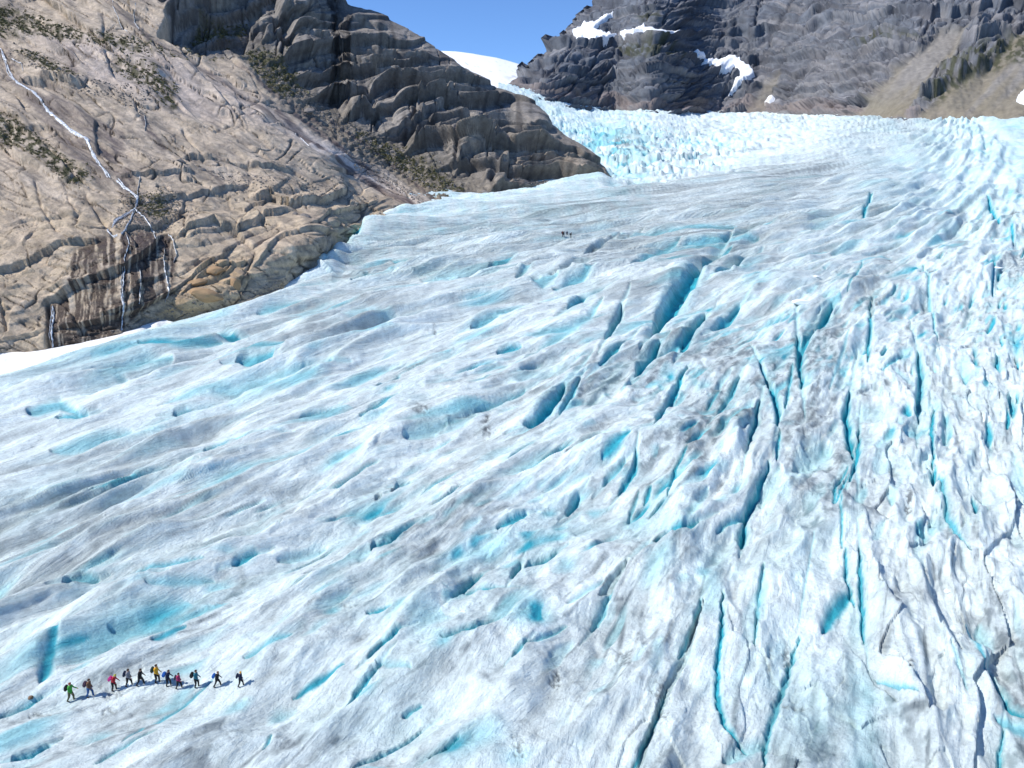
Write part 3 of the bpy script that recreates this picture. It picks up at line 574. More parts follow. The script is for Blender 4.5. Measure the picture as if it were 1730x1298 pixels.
# --- ledges, cracks, bulges read off the slope
LEDGE = [([(-60, 470), (40, 448), (97, 425), (182, 405)], 2.4, 30), ([(66, 520), (121, 494), (174, 466), (214, 454), (259, 421), (275, 395)], 2.8, 26), ([(81, 567), (133, 551), (202, 535), (239, 522), (291, 494), (364, 446), (404, 405)], 2.2, 22), ([(-60, 590), (0, 577), (79, 566)], 1.6, 16),
         ([(250, 345), (330, 330), (400, 322), (425, 318)], 1.8, 20), ([(288, 405), (360, 380), (400, 395), (450, 372), (500, 360)], 2.4, 22), ([(420, 340), (455, 338), (490, 350), (545, 340), (590, 330)], 3.2, 20), ([(-30, 68), (0, 70), (35, 141), (100, 145), (148, 152)], 1.2, 12), ([(30, 140), (90, 141), (148, 150)], 3.2, 14),
         ([(300, 265), (360, 270), (420, 288), (500, 292)], 1.8, 18), ([(195, 300), (260, 296), (330, 296)], 1.6, 14), ([(425, 455), (470, 418), (520, 402), (580, 402)], 1.8, 24), ([(300, 508), (340, 470), (380, 455), (430, 440)], 1.8, 18), ([(0, 380), (60, 372), (140, 360)], 1.3, 14), ([(40, 425), (60, 390), (110, 385), (160, 390)], 1.1, 12),
         ([(560, 360), (600, 352), (640, 345)], 1.4, 14), ([(120, 60), (190, 100), (260, 140), (330, 200)], 1.4, 14), ([(0, 200), (60, 240), (120, 280), (190, 300)], 1.2, 16), ([(640, 225), (700, 215), (760, 165), (830, 160)], 4, 22), ([(690, 265), (720, 225), (780, 205), (850, 200), (900, 215)], 4, 22), ([(760, 300), (800, 262), (850, 225), (930, 222)], 4, 20), ([(810, 310), (850, 280), (910, 262), (990, 260)], 3, 16), ([(490, 45), (560, 75), (660, 85), (740, 100)], 3, 16), ([(520, 100), (600, 108), (700, 125), (800, 135)], 3, 16), ([(500, 20), (580, 30), (660, 45)], 3, 14)]
dw = 2.2 * noise2(px / 16, py / 16, 120) + 1.0 * noise2(px / 6, py / 6, 121)
dwl = 3.0 * noise2(px / 26, py / 20, 122)
for pts, h, L in LEDGE:
    m = (px > min(p[0] for p in pts) - 40) & (px < max(p[0] for p in pts) + 40) & (py > min(p[1] for p in pts) - 60) & (py < max(p[1] for p in pts) + 20)
    d, t, sd = seg_dist(px[m], py[m] + dwl[m], pts); ends = np.clip(10 * t * (1 - t), 0, 1)
    up = sd < 0
    HR[m] += np.where(up, h * np.exp(-d / L) * sstep(0, 1.6, d), -.35 * h * np.exp(-d / 4)) * ends
CRACK = [([(310, 220), (345, 272)], 1.2, 2.5), ([(81, 515), (83, 592)], 2.2, 3), ([(545, 400), (548, 445)], 1.4, 2), ([(365, 90), (250, 20)], 1, 3), ([(145, 330), (185, 385), (195, 410)], 1.4, 3), ([(60, 310), (70, 350), (100, 400)], 1, 2.5), ([(115, 335), (130, 360), (128, 385)], 1, 2.5), ([(390, 240), (440, 250)], .8, 3), ([(505, 225), (520, 240)], 1.4, 4), ([(0, 505), (12, 560)], 1.4, 3),
         ([(440, 365), (445, 380)], 2, 3), ([(405, 410), (470, 385)], 1.2, 2.5), ([(220, 470), (208, 560)], .8, 2), ([(160, 470), (150, 540)], .6, 2), ([(600, 160), (560, 210)], 3, 4), ([(620, 150), (640, 210)], 3, 4), ([(720, 160), (690, 220), (680, 260)], 3, 4), ([(860, 240), (830, 300)], 2.4, 4), ([(785, 215), (770, 280)], 3, 4)]
for pts, h, wd in CRACK:
    d, t, sd = seg_dist(px + dw * .6, py + dw * .6, pts); HR -= h * np.exp(-(d / wd) ** 2)
BULGE = [(500, 420, 70, 26, -14, 4.0), (360, 460, 38, 16, -20, 2.6), (350, 505, 60, 20, -8, 2.6), (395, 470, 26, 20, 0, 2.0), (600, 388, 28, 12, 0, 1.8), (570, 372, 22, 10, 0, 1.4), (340, 390, 70, 26, -10, 2.2), (70, 420, 70, 30, -10, 1.6), (470, 320, 46, 14, 0, 2.2), (900, 190, 40, 18, 30, 3), (690, 190, 26, 34, 10, 3.5), (780, 240, 34, 32, 10, 4), (600, 180, 26, 24, 10, 3), (980, 270, 30, 14, 15, 3), (440, 40, 24, 40, 15, 4), (520, 345, 30, 10, 10, 1.6), (640, 268, 16, 8, 10, 1.6)]
for cx, cy, rx, ry, a, h in BULGE:
    c_, s_ = math.cos(math.radians(a)), math.sin(math.radians(a)); x, y = px - cx, py - cy
    e = ((x * c_ + y * s_) / rx) ** 2 + ((-x * s_ + y * c_) / ry) ** 2
    HR += h * np.sqrt(np.clip(1 - e, 0, 1))
# gully floor between slabs and dome
dg, tg, _ = seg_dist(px, py + wrp * .5, [(430, 80), (480, 140), (560, 205), (640, 250), (720, 300), (800, 335)])
gul = sstep(42, 14, dg * (1.1 - .3 * tg)); HR = lerp(HR, -1.5 + .9 * fbm2(px / 9, py / 7, 4, 125), gul * .85)
# dark recess of the upper cliffs
for poly, h in (([(300, 10), (350, -20), (470, -60), (475, 30), (440, 62), (400, 92), (330, 85), (270, 60)], -9), ([(470, 20), (490, 10), (500, 60), (488, 88), (478, 60)], -7)):
    HR += h * softpoly(px + dw, py + dw, poly, 6)
scale_h = np.clip(dep / 260, .55, 1.6)
RP = R0 + RN * (HR * scale_h)[..., None] * .9
# --- colours
tone = fbm2(px / 45, py / 30, 4, 130); fine = fbm2(px / 9, py / 7, 3, 131)
c = np.empty(RP.shape, f32); c[:] = (.47, .39, .30)
c *= (1 + .3 * tone + .16 * fine)[..., None]
pink = softpoly(px + 1.5 * wrp, py + wrp, [(40, 60), (200, 70), (350, 120), (520, 215), (700, 320), (760, 352), (690, 350), (560, 270), (430, 205), (300, 195), (150, 130)], 18)
c = mixc(c, np.array((.52, .445, .395)), pink * (.75 + .2 * tone))
greyl = softpoly(px, py + wrp, [(480, 205), (560, 235), (660, 295), (745, 350), (720, 356), (640, 320), (540, 262)], 10); c = mixc(c, (.60, .56, .54), greyl * .8)
c = mixc(c, (.52, .37, .21), softpoly(px + wrp, py + wrp2, [(270, 530), (300, 480), (350, 440), (420, 440), (430, 480), (400, 515), (330, 540)], 12) * .75)
c = mixc(c, (.36, .29, .225), sstep(.2, .9, tone) * .4 * (1 - domem)); c = mixc(c, (.62, .52, .41), sstep(.05, .6, fbm2(s1 / 90, t1 / 22, 4, 137)) * .6 * (1 - domem))
c = mixc(c, (.55, .46, .34), lowm * sstep(-.4, .5, noise2(px / 55, py / 40, 132)) * .6 * (1 - domem))
lich = sstep(.0, .7, fbm2(s1 / 60, t1 / 14, 5, 133, .6)); c = mixc(c, (.21, .185, .165), lich * .6 * (1 - domem)); str_ = sstep(.15, .6, noise2(s1 / 110, t1 / 4.0, 138)) * sstep(-.1, .5, noise2(px / 80, py / 60, 139)); c = mixc(c, (.13, .11, .105), str_ * .6 * (1 - domem) * (1 - lowm))
dc = np.empty(RP.shape, f32); dc[:] = (.225, .208, .19); dc *= (1 + .25 * tone + .2 * fine + .25 * (t_2 - .5) + .2 * (t_1 - .5))[..., None]
dc = mixc(dc, (.40, .345, .28), sstep(.7, .3, fr2) * sstep(-.1, .6, noise2(px / 50, py / 40, 134)) * .55)
dc = mixc(dc, (.38, .31, .235), sstep(760, 950, px) * sstep(200, 260, py) * .5)
dc = mixc(dc, (.05, .048, .05), sstep(.05, .6, noise2(px / 11, py / 60, 135)) * .6)
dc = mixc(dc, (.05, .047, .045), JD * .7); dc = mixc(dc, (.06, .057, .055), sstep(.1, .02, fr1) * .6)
c = lerp(c, dc, domem[..., None])
veg_polys = [[(-60, 10), (60, 20), (150, 60), (240, 75), (320, 110), (250, 92), (130, 75), (60, 62), (-60, 60)], [(-60, 175), (30, 205), (110, 270), (160, 300), (120, 315), (40, 255), (-60, 225)], [(60, 95), (130, 130), (100, 140), (30, 90)], [(200, 95), (260, 120), (300, 150), (285, 175), (240, 140), (190, 110)], [(330, 5), (420, 0), (400, 30), (330, 35)], [(410, 75), (470, 85), (520, 150), (480, 160), (430, 120)],
             [(600, 215), (660, 240), (740, 280), (790, 325), (760, 335), (690, 292), (620, 245)], [(215, 330), (290, 340), (280, 372), (230, 365)], [(270, 60), (330, 75), (400, 95), (330, 92)], [(270, 155), (300, 175), (290, 190), (268, 170)]]
vegm = np.zeros_like(px)
for q in veg_polys: vegm = np.maximum(vegm, softpoly(px + wrp2 + 3 * dw, py + wrp2 + 2 * dw, q, 9))
vegn = sstep(-.25, .35, fbm2(px / 12, py / 9, 3, 136))
gcol = np.empty(RP.shape, f32); gcol[:] = (.17, .15, .12); gcol *= (1 + .5 * fine)[..., None]
c = lerp(c, gcol, (gul * .8)[..., None])
c = lerp(c, np.array((.062, .062, .03), f32) * (1 + .5 * fine)[..., None], (vegm * vegn * .9)[..., None])
c = mixc(c, (.10, .088, .075), JT * .8 * (1 - domem))  # joints darkened: soil in the cracks, and groove shade painted into the colour
# wet streaks: dark water films down the cliff, with mineral bands
wet = np.zeros_like(px)
wetpoly = [(78, 520), (110, 500), (130, 425), (165, 405), (205, 400), (250, 392), (285, 395), (298, 440), (290, 500), (240, 525), (190, 572), (135, 592), (85, 598)]
wp = softpoly(px + dw, py + dw, wetpoly, 5)
wv = 9 * noise2(px / 22, py / 70, 153); wp = wp * sstep(-.95, -.45, noise2(px / 26, py / 34, 152) + .4 * noise2(px / 9, py / 12, 154))
bands = noise2((px + 1.2 * dw + wv) / 7.5, py / 110, 140) + .5 * noise2((px + dw) / 2.8, py / 60, 141)
wm = wp * sstep(-.45, -.1, bands)
c = mixc(c, (.062, .043, .035), wm * .92); wet = np.maximum(wet, wm)
c = mixc(c, (.50, .45, .39), wp * sstep(-.42, -.75, bands) * .6)
for pts, hw, k in [([(0, 75), (30, 140), (80, 195), (120, 250), (170, 290), (215, 300)], 14, .55), ([(90, 180), (150, 215), (200, 230), (195, 260), (140, 240)], 14, .6), ([(215, 310), (235, 370), (230, 400)], 18, .5), ([(180, 0), (215, 40), (250, 70)], 8, .45), ([(250, 70), (350, 120), (430, 175), (520, 235), (600, 290), (680, 345)], 5, .5), ([(500, 190), (560, 235), (640, 300), (700, 350)], 4.5, .7), ([(470, 185), (530, 240), (600, 290), (660, 330), (700, 352)], 6, .65), ([(120, 90), (125, 120), (110, 128)], 8, .55), ([(240, 200), (255, 230), (275, 250)], 6, .6), ([(400, 110), (480, 165), (560, 215)], 4, .5), ([(340, 285), (360, 300), (375, 320)], 4, .5), ([(560, 200), (640, 255), (730, 330)], 3.5, .6)]:
    d, t, _ = seg_dist(px + 1.5 * dw, py + 1.5 * dw, pts); v = 1.35 * k * sstep(1.3, .4, d / hw) * (.75 + .6 * noise2(s1 / 30, t1 / 2.5, 142))
    v = np.clip(v, 0, 1); c = mixc(c, (.10, .075, .07), v); wet = np.maximum(wet, v)
c = np.clip(c * (lerp(1.06, 1.05, domem))[..., None] * lerp(np.array((1, 1, 1), f32), np.array((1.03, 1.0, .95), f32), (lowm * (1 - domem))[..., None]), .012, .8)
faces = grid_faces(NR, NC)
dm = (domem[:-1, :-1] > .5).ravel()
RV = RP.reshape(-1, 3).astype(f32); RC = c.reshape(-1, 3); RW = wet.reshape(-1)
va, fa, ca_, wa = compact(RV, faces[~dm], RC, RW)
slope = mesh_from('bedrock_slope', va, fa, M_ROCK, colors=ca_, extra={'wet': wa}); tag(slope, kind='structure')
# dome with its far side folded down behind the skyline
vb, fb, cb, wb = compact(RV, faces[dm], RC, RW)
dome = mesh_from('rock_dome', vb, fb, M_ROCK, colors=cb, extra={'wet': wb}); tag(dome, kind='structure')
sel = cx1 > 470
topl = RP[0, sel]; rows = [topl]
for k, (bk, dn) in enumerate([(6, 3), (18, 12), (50, 45), (110, 130)]):
    q = topl.copy(); dirv = topl - np.array([0, 0, CAMZ]); dirv[:, 2] = 0; dirv /= np.linalg.norm(dirv, axis=1)[:, None]
    q += dirv * bk; q[:, 2] -= dn; q += (fbm2(topl[:, 0] / 9, topl[:, 1] / 9 + k * 3, 3, 150) * min(bk, 12) * .2)[:, None]; rows.append(q)
B = np.stack(rows); bc = np.repeat(c[0:1, sel], len(rows), 0)
mesh_from('far_side', B, grid_faces(*B.shape[:2]), M_ROCK, colors=bc, parent=dome)
ROCK_Q = topix(RP)
def rock_at(x, y, off=0.0):
    """surface point of the left bank at grid position (x, y)"""
    i = min(max(np.searchsorted(cx1, x), 1), NC - 1); fx = (x - cx1[i - 1]) / (cx1[i] - cx1[i - 1])
    tp = np.interp(x, cx1, topv); bt = np.interp(x, cx1, botv); v = np.clip((y - tp) / (bt - tp), 0, .9999) * (NR - 1); j = int(v); fy = v - j
    q = lambda A: (A[j, i - 1] * (1 - fx) + A[j, i] * fx) * (1 - fy) + (A[j + 1, i - 1] * (1 - fx) + A[j + 1, i] * fx) * fy
    return q(RP) + q(RN) * off, q(RN)
print('rock', len(faces), round(time.time() - T0, 1))

# ------------------------------------------------------------------ far mountain on the right bank
NMC, NMR = 640, 250
SIL = [(-170, 1180), (-120, 1130), (-60, 1075), (0, 1008), (25, 985), (55, 955), (85, 928), (110, 906), (132, 884), (146, 866), (215, 856)]
my1 = np.concatenate([np.linspace(-170, 0, 60, endpoint=False), np.linspace(0, 225, NMR - 60)])
lx = np.interp(my1, *np.array(SIL).T)
ut = np.linspace(0, 1, NMC) ** 1.05
MX = lx[:, None] + (2250 - lx)[:, None] * ut[None]; MY = np.repeat(my1[:, None], NMC, 1)
basey = np.interp(MX, fx_, fy_)
bd = 1 / ice_inv(MX, basey + 0.0)
bd = np.clip(blur(bd, 6), 500, 1500)
up = np.clip(basey - MY, -40, 400)
mdep = bd * 1.004 + up * 1.15 + .0035 * np.clip(up, 0, 400) ** 2 + np.where(up < 0, up * .2, 0)
te = np.clip((MX - lx[:, None]) / 110, 0, 1); mdep += 190 * (1 - np.sqrt(np.clip(1 - (1 - te) ** 2, 0, 1)))
M0 = world(MX, MY, mdep); MN = grid_normals(M0)
px, py = MX.astype(f32), MY.astype(f32)
wr = 12 * noise2(px / 70, py / 50, 160) + 5 * noise2(px / 24, py / 20, 161); wr2 = 2 * noise2(px / 20, py / 14, 162)
sgm = py + .10 * (px - 1300) + wr
fn_ = fbm2(px / 7, py / 5, 3, 163)
talus = np.zeros_like(px)
for q, k in (([(1440, 205), (1490, 150), (1540, 100), (1585, 62), (1632, 58), (1610, 100), (1560, 150), (1530, 205)], 1), ([(1540, 215), (1600, 150), (1660, 120), (1720, 60), (1800, 55), (2260, 60), (2260, 230), (1540, 230)], 1), ([(1262, 195), (1285, 150), (1322, 125), (1310, 165), (1290, 198)], .6)):
    talus = np.maximum(talus, k * softpoly(px + .5 * wr, py + wr2, q, 6))
hm = np.zeros_like(px)
for T, A, sd_ in ((19, 17, 5), (7, 8, 6)):
    q = sgm / T; k = np.floor(q); fr = q - k; h = PERM[(k.astype(np.int32) * 5 + sd_ * 11) & 255]
    a = np.clip(.3 + RND[h, 0] + .8 * noise2(px / 60 + k * 2.3, py / 60, sd_), 0, 1.6)
    hm += A * a * fr ** 1.4 * sstep(1, .92, fr)
f1, f2, r, r2 = worley2((px + .8 * py + wr) / 75, (py - .2 * px + wr2) / 60, 17); hm += 10 * (r - .5) * sstep(0, .35, f2 - f1)
f1, f2, r, r2 = worley2((px + .7 * py + wr2) / 15, (sgm + wr2) / 9, 18); hm += 1.3 * (r - .5)
hm += 4.2 * ridged(px / 60, sgm / 4.5, 165)
hm += 7 * fbm2(px / 60, py / 45, 4, 166, .4)
ht = 2.5 * ridged((px - py * .2) / 300, (px * .75 + py * .66 + .4 * wr) / 30, 168) + 5 * fbm2(px / 60, py / 50, 4, 169) + .8 * fn_
gu = (px + .9 * py + 1.2 * wr); gul_m = sstep(.82, .97, ridged(gu / 55, (py - px * .3) / 150, 167)) + .7 * sstep(.85, .97, ridged(gu / 21, (py - px * .3) / 80, 175)); hm -= 7 * gul_m
hm = lerp(hm, ht, talus)
# benches that hold the snow
SNOWP = [[(967, 55), (985, 50), (1005, 47), (1024, 35), (1038, 32), (1018, 46), (1004, 55), (1020, 64), (1044, 64), (1036, 74), (1018, 83), (1000, 83), (992, 70), (975, 66)], [(1048, 64), (1060, 60), (1078, 62), (1090, 55), (1092, 60), (1075, 72), (1056, 76)], [(1085, 60), (1110, 61), (1136, 66), (1132, 71), (1105, 71)], [(1164, 95), (1180, 98), (1186, 106), (1170, 106)], [(1184, 108), (1210, 112), (1235, 106), (1254, 115), (1275, 128), (1268, 140), (1254, 150), (1252, 136), (1240, 122), (1225, 130), (1205, 126), (1195, 118), (1182, 114)], [(1230, 163), (1240, 152), (1258, 146), (1256, 152), (1244, 157)], [(1294, 184), (1304, 174), (1312, 172), (1306, 184)], [(1716, 178), (1730, 160), (1760, 160), (1770, 185), (1725, 182)]]
sm = np.zeros_like(px)
for q in SNOWP: sm = np.maximum(sm, softpoly(px, py, q, 3))
hm = lerp(hm, blur(hm, 4), sm * .9)
MP = M0 + MN * (hm * .75)[..., None]
tn = fbm2(px / 50, py / 30, 4, 170); fn = fbm2(px / 8, py / 5, 3, 171)
c = np.empty(MP.shape, f32); c[:] = (.115, .128, .150); c *= (1 + .3 * tn + .2 * fn)[..., None]
c = mixc(c, (.21, .20, .20), sstep(1100, 1500, px) * sstep(30, 150, py) * (.55 + .3 * fn) * .7)
c = mixc(c, (.30, .27, .25), sstep(.1, .8, noise2(px / 60, sgm / 7, 172)) * .4 * sstep(1150, 1400, px))
c = mixc(c, (.06, .062, .075), np.clip(gul_m, 0, 1) * .5 * (1 - talus)); c = mixc(c, (.27, .262, .265), sstep(.05, .5, noise2(px / 90, sgm / 3.0, 176)) * .6); c = mixc(c, (.06, .062, .075), sstep(.1, .5, noise2(px / 80, sgm / 2.4, 178)) * .6)
c = mixc(c, (.24, .20, .19), sstep(16, 5, np.abs(basey - py) + 5 * tn + 3 * fn) * .6)
c = mixc(c, (.215, .19, .14), talus * (.85 + .15 * tn)); c = mixc(c, (.25, .24, .235), talus * sstep(.1, .6, noise2((px * .75 + py * .66) / 22, py / 200, 173)) * .6)
VEGM = [[(1560, 180), (1590, 130), (1640, 90), (1730, 60), (1760, 100), (1700, 110), (1650, 130), (1600, 170)], [(1575, 165), (1600, 130), (1618, 118), (1600, 150)], [(1550, 160), (1570, 135), (1560, 165)], [(1440, 80), (1490, 65), (1560, 70), (1470, 85)], [(1030, 85), (1120, 75), (1150, 110), (1060, 98)], [(1080, 38), (1100, 25), (1120, 35), (1100, 42)]]
vm = np.zeros_like(px)
for q in VEGM: vm = np.maximum(vm, softpoly(px + wr2 * 2, py + wr2 * 2, q, 8))
c = mixc(c, (.055, .06, .032), vm * sstep(-.4, .2, fbm2(px / 10, py / 8, 3, 174)) * .85)
c = np.clip(c, .015, .8)
mount = mesh_from('mountain', MP, grid_faces(NMR, NMC), M_FAR, colors=c); tag(mount, kind='structure')
q0 = MP[:, 0]; rows = [q0]
for bk, dn in ((20, -10), (120, 30), (400, 250)):
    q = q0.copy(); dv = q - np.array([0, 0, CAMZ]); dv[:, 2] = 0; dv /= np.linalg.norm(dv, axis=1)[:, None]; q += dv * bk; q[:, 0] += bk * .4; q[:, 2] -= dn; rows.append(q)
mesh_from('far_side', np.stack(rows), grid_faces(4, NMR), M_FAR, colors=np.repeat(c[:, 0][None], 4, 0), parent=mount)
SNAMES = ['ragged snow patch high on the left end of the dark mountain', 'small snow streak beside the ragged high patch', 'thin snow strip, rightmost of the high row', 'small snow spot above the long snow gully', 'long snow gully on the dark mountain above the glacier', 'short snow tongue below the long snow gully', 'tiny snow wedge at the foot of the dark mountain', 'snow patch on the scree at the right end']
for q, lab in zip(SNOWP, SNAMES):
    xs = np.array(q); x0, y0 = xs.min(0) - 3; x1, y1 = xs.max(0) + 3
    nx, ny = int((x1 - x0) / 1.5) + 2, int((y1 - y0) / 1.2) + 2
    SX_, SY_ = np.meshgrid(np.linspace(x0, x1, nx), np.linspace(y0, y1, ny))
    jj = np.interp(SY_, my1, np.arange(NMR)); lxx = np.interp(SY_, my1, lx); uu = np.interp(np.clip((SX_ - lxx) / (2250 - lxx), 0, 1), ut, np.arange(NMC))
    j0 = np.clip(jj.astype(int), 0, NMR - 2); i0 = np.clip(uu.astype(int), 0, NMC - 2); fj = (jj - j0)[..., None]; fi = (uu - i0)[..., None]
    bil = lambda A: (A[j0, i0] * (1 - fi) + A[j0, i0 + 1] * fi) * (1 - fj) + (A[j0 + 1, i0] * (1 - fi) + A[j0 + 1, i0 + 1] * fi) * fj
    dsn = softpoly(SX_.astype(f32), SY_.astype(f32) + 1.5 * noise2(SX_ / 6, SY_ / 5, 177), q, 2.5)
    S3 = bil(MP) + bil(MN) * (-3 + 9.5 * sstep(.2, .75, dsn))[..., None]
    fcs = grid_faces(ny, nx, keep=dsn[:-1, :-1] > .12)
    v_, f_ = compact(S3.reshape(-1, 3), fcs)
    o = mesh_from('snow_patch', v_, f_, M_SNOW); tag(o, lab, 'snow patch', 'snow patches on the far mountain')
# ------------------------------------------------------------------ ice cap beyond the gap
th = np.linspace(0, 1, 90)
capx = np.linspace(690, 960, 90); capy = np.interp(capx, [690, 770, 800, 840, 880, 910, 960], [84, 87, 91, 98, 109, 122, 150])
rows = []; dcap = 2600.0
for k, t in enumerate(np.linspace(0, 1, 40)):
    yy = capy + (165 - capy) * t; dd = dcap - 900 * t + 350 * (1 - t) ** 3
    rows.append(world(capx, yy, dd * np.ones_like(capx)))
CP_ = np.stack(rows); CP_ += (fbm2(CP_[..., 0] / 90, CP_[..., 2] / 30, 4, 180) * 6)[..., None] * np.array([0, 1, .3])
back = CP_[0].copy(); back[:, 1] += 900; back[:, 2] -= 60
CP_ = np.concatenate([back[None], CP_])
cc = np.empty(CP_.shape, f32); cc[:] = (.86, .88, .9)
qx, qy, _ = topix(CP_); rockm = sstep(12, 2, np.hypot((qx - 872) / 2.4, qy - 130)) * sstep(-.1, .5, fbm2(qx / 8, qy / 8, 3, 181)) * .5 + .5 * sstep(.4, .8, noise2(qx / 6, qy / 2, 182)) * sstep(99, 104, qy)
cc = mixc(cc, (.25, .28, .33), np.clip(rockm, 0, 1).astype(f32))
icecap = mesh_from('ice_cap', CP_, grid_faces(*CP_.shape[:2]), terrain_mat('cap_snow', .8, [], [(.02, 6, .3, 4)]), colors=np.clip(cc, .02, .92)); tag(icecap, kind='structure')
print('mountain', round(time.time() - T0, 1))
# ------------------------------------------------------------------ streams down the bedrock
M_WATER, t_, b_ = new_mat('white_water'); b_.inputs['Base Color'].default_value = (.80, .84, .88, 1); b_.inputs['Roughness'].default_value = .35
nz_ = t_.nodes.new('ShaderNodeTexNoise'); nz_.inputs['Scale'].default_value = 1.2; nz_.inputs['Detail'].default_value = 5
rp_ = t_.nodes.new('ShaderNodeValToRGB'); rp_.color_ramp.elements[0].color = (.28, .31, .34, 1); rp_.color_ramp.elements[0].position = .35; rp_.color_ramp.elements[1].color = (.74, .78, .82, 1); rp_.color_ramp.elements[1].position = .6
gg_ = t_.nodes.new('ShaderNodeNewGeometry'); t_.links.new(gg_.outputs['Position'], nz_.inputs['Vector']); t_.links.new(nz_.outputs['Fac'], rp_.inputs[0]); t_.links.new(rp_.outputs[0], b_.inputs['Base Color'])
def stream(name, pts, w0, w1, seed):
    pts = [np.array(p, float) for p in pts]; L = [0]
    for a, b in zip(pts, pts[1:]): L.append(L[-1] + np.linalg.norm(b - a))
    n = max(4, int(L[-1] / 1.6)); V, Fs = [], []
    sx = np.interp(np.linspace(0, L[-1], n), L, [p[0] for p in pts]); sy = np.interp(np.linspace(0, L[-1], n), L, [p[1] for p in pts])
    k = np.arange(n); sx = sx + 1.6 * noise2(k / 9, k * 0 + seed, 200) + .8 * noise2(k / 3.3, k * 0 + seed, 201)
    for q in range(n):
        t = q / (n - 1); hw = (w0 + (w1 - w0) * t) * (.65 + .5 * float(noise2(np.array(q / 6.), np.array(seed + .5), 202) + .6)); hw *= .62 * min(1, 8 * t + .25, 8 * (1 - t) + .25) * max(.12, min(1.3, .85 + 1.3 * float(noise2(np.array(q / 3.1), np.array(seed + 9.5), 203))))
        tx = sx[min(q + 1, n - 1)] - sx[max(q - 1, 0)]; ty = sy[min(q + 1, n - 1)] - sy[max(q - 1, 0)]; l = math.hypot(tx, ty); nx, ny = -ty / l, tx / l
        for o, off in ((-1, .05), (-.45, .38), (.45, .38), (1, .05)):
            p, nn = rock_at(sx[q] + nx * hw * o, sy[q] + ny * hw * o, off); V.append(p)
        if q: Fs += [(4 * q - 4 + j, 4 * q - 3 + j, 4 * q + 1 + j, 4 * q + j) for j in range(3)]
    o = mesh_from(name, V, Fs, M_WATER); tag(o, kind='structure'); return o
STREAMS = [([(-30, 60), (2, 82), (14, 112), (30, 143), (60, 165), (85, 195), (120, 222), (148, 240), (160, 262), (172, 284), (186, 300)], 3.2, 4.4), ([(20, 100), (36, 108), (40, 122)], 1.4, 1.0), ([(196, 304), (215, 318), (233, 336), (228, 350), (212, 362), (192, 374), (182, 392), (196, 402)], 2.2, 1.8), ([(233, 336), (226, 356), (222, 378), (212, 392), (205, 402)], 1.8, 1.4), ([(226, 356), (246, 378), (262, 394)], 1.4, 1.0), ([(236, 300), (234, 318), (232, 334)], .8, .8),
           ([(214, 404), (219, 420), (212, 440), (210, 452)], 1.2, 1.6), ([(210, 455), (208, 478), (206, 505), (209, 530), (207, 566)], 2.0, 2.4), ([(258, 395), (262, 412)], .8, .6), ([(284, 396), (293, 410), (297, 430), (294, 445)], 1.0, .8), ([(278, 420), (276, 442), (282, 470), (284, 498), (278, 512)], 1.2, 1.8), ([(90, 520), (92, 545), (90, 570), (91, 592)], 2.6, 2.4), ([(236, 452), (237, 480), (235, 515)], .8, .8), ([(190, 10), (196, 32), (205, 50), (216, 62)], .8, .8), ([(230, 8), (227, 26), (228, 44), (236, 60)], .8, .8), ([(243, 196), (246, 212), (245, 226)], .8, .6), ([(500, 220), (508, 236), (520, 250)], .6, .6)]
for k, (p_, a_, b2) in enumerate(STREAMS):
    stream('stream', p_, a_ * .85, b2 * .85, k * 3.1)
    if a_ > 1.7:
        for z in (1, 2): stream('stream', [(x + rng.normal() * 2.0, y + rng.normal() * 1.5) for x, y in p_], a_ * .4, b2 * .45, k * 3.1 + 40 * z)

# ------------------------------------------------------------------ boulders, scree and plants on the bank
def boulder_mesh(name, seed, mat, sub=3):
    bm = bmesh.new(); bmesh.ops.create_icosphere(bm, subdivisions=sub, radius=1)
    r = np.random.default_rng(seed); pl = [(Vector(r.normal(size=3)).normalized(), .62 + .3 * r.random()) for _ in range(9)]
    for v in bm.verts:
        p = v.co.copy()
        for n, d in pl:
            k = p.dot(n) - d
            if k > 0: p -= n * k * .92
        p *= 1 + .07 * mnoise.noise(v.co * 2.3 + Vector((seed, 0, 0))) + .03 * mnoise.noise(v.co * 6 + Vector((0, seed, 0)))
        v.co = p
    me = bpy.data.meshes.new(name); bm.to_mesh(me); bm.free(); me.materials.append(mat); return me
M_BTAN = plain_mat('tan_boulder', (.34, .27, .20), .9, .35, .8); M_BGREY = plain_mat('grey_boulder', (.20, .18, .165), .9, .4, .8); M_BORANGE = plain_mat('ochre_boulder', (.36, .235, .13), .9, .35, .8)
BM = {m: [boulder_mesh('boulder', 10 * q + k, m_) for k in range(4)] for q, (m, m_) in enumerate((('t', M_BTAN), ('g', M_BGREY), ('o', M_BORANGE)))}
def boulder(x, y, wpx, hpx, kind, label, group=None):
    p, n = rock_at(x, y); d = topix(np.array(p)[None])[2][0]; m = d / FPX
    o = bpy.data.objects.new('boulder', BM[kind][int(rng.integers(4))]); COL.objects.link(o)
    o.location = Vector(p.tolist()) - Vector(n.tolist()) * .12 * hpx * m
    o.scale = (wpx * m * .5, (wpx + hpx) * m * .27, hpx * m * .5); o.rotation_euler = (rng.normal() * .2, rng.normal() * .2, rng.random() * 6.3)
    tag(o, label, 'boulder', group); return o
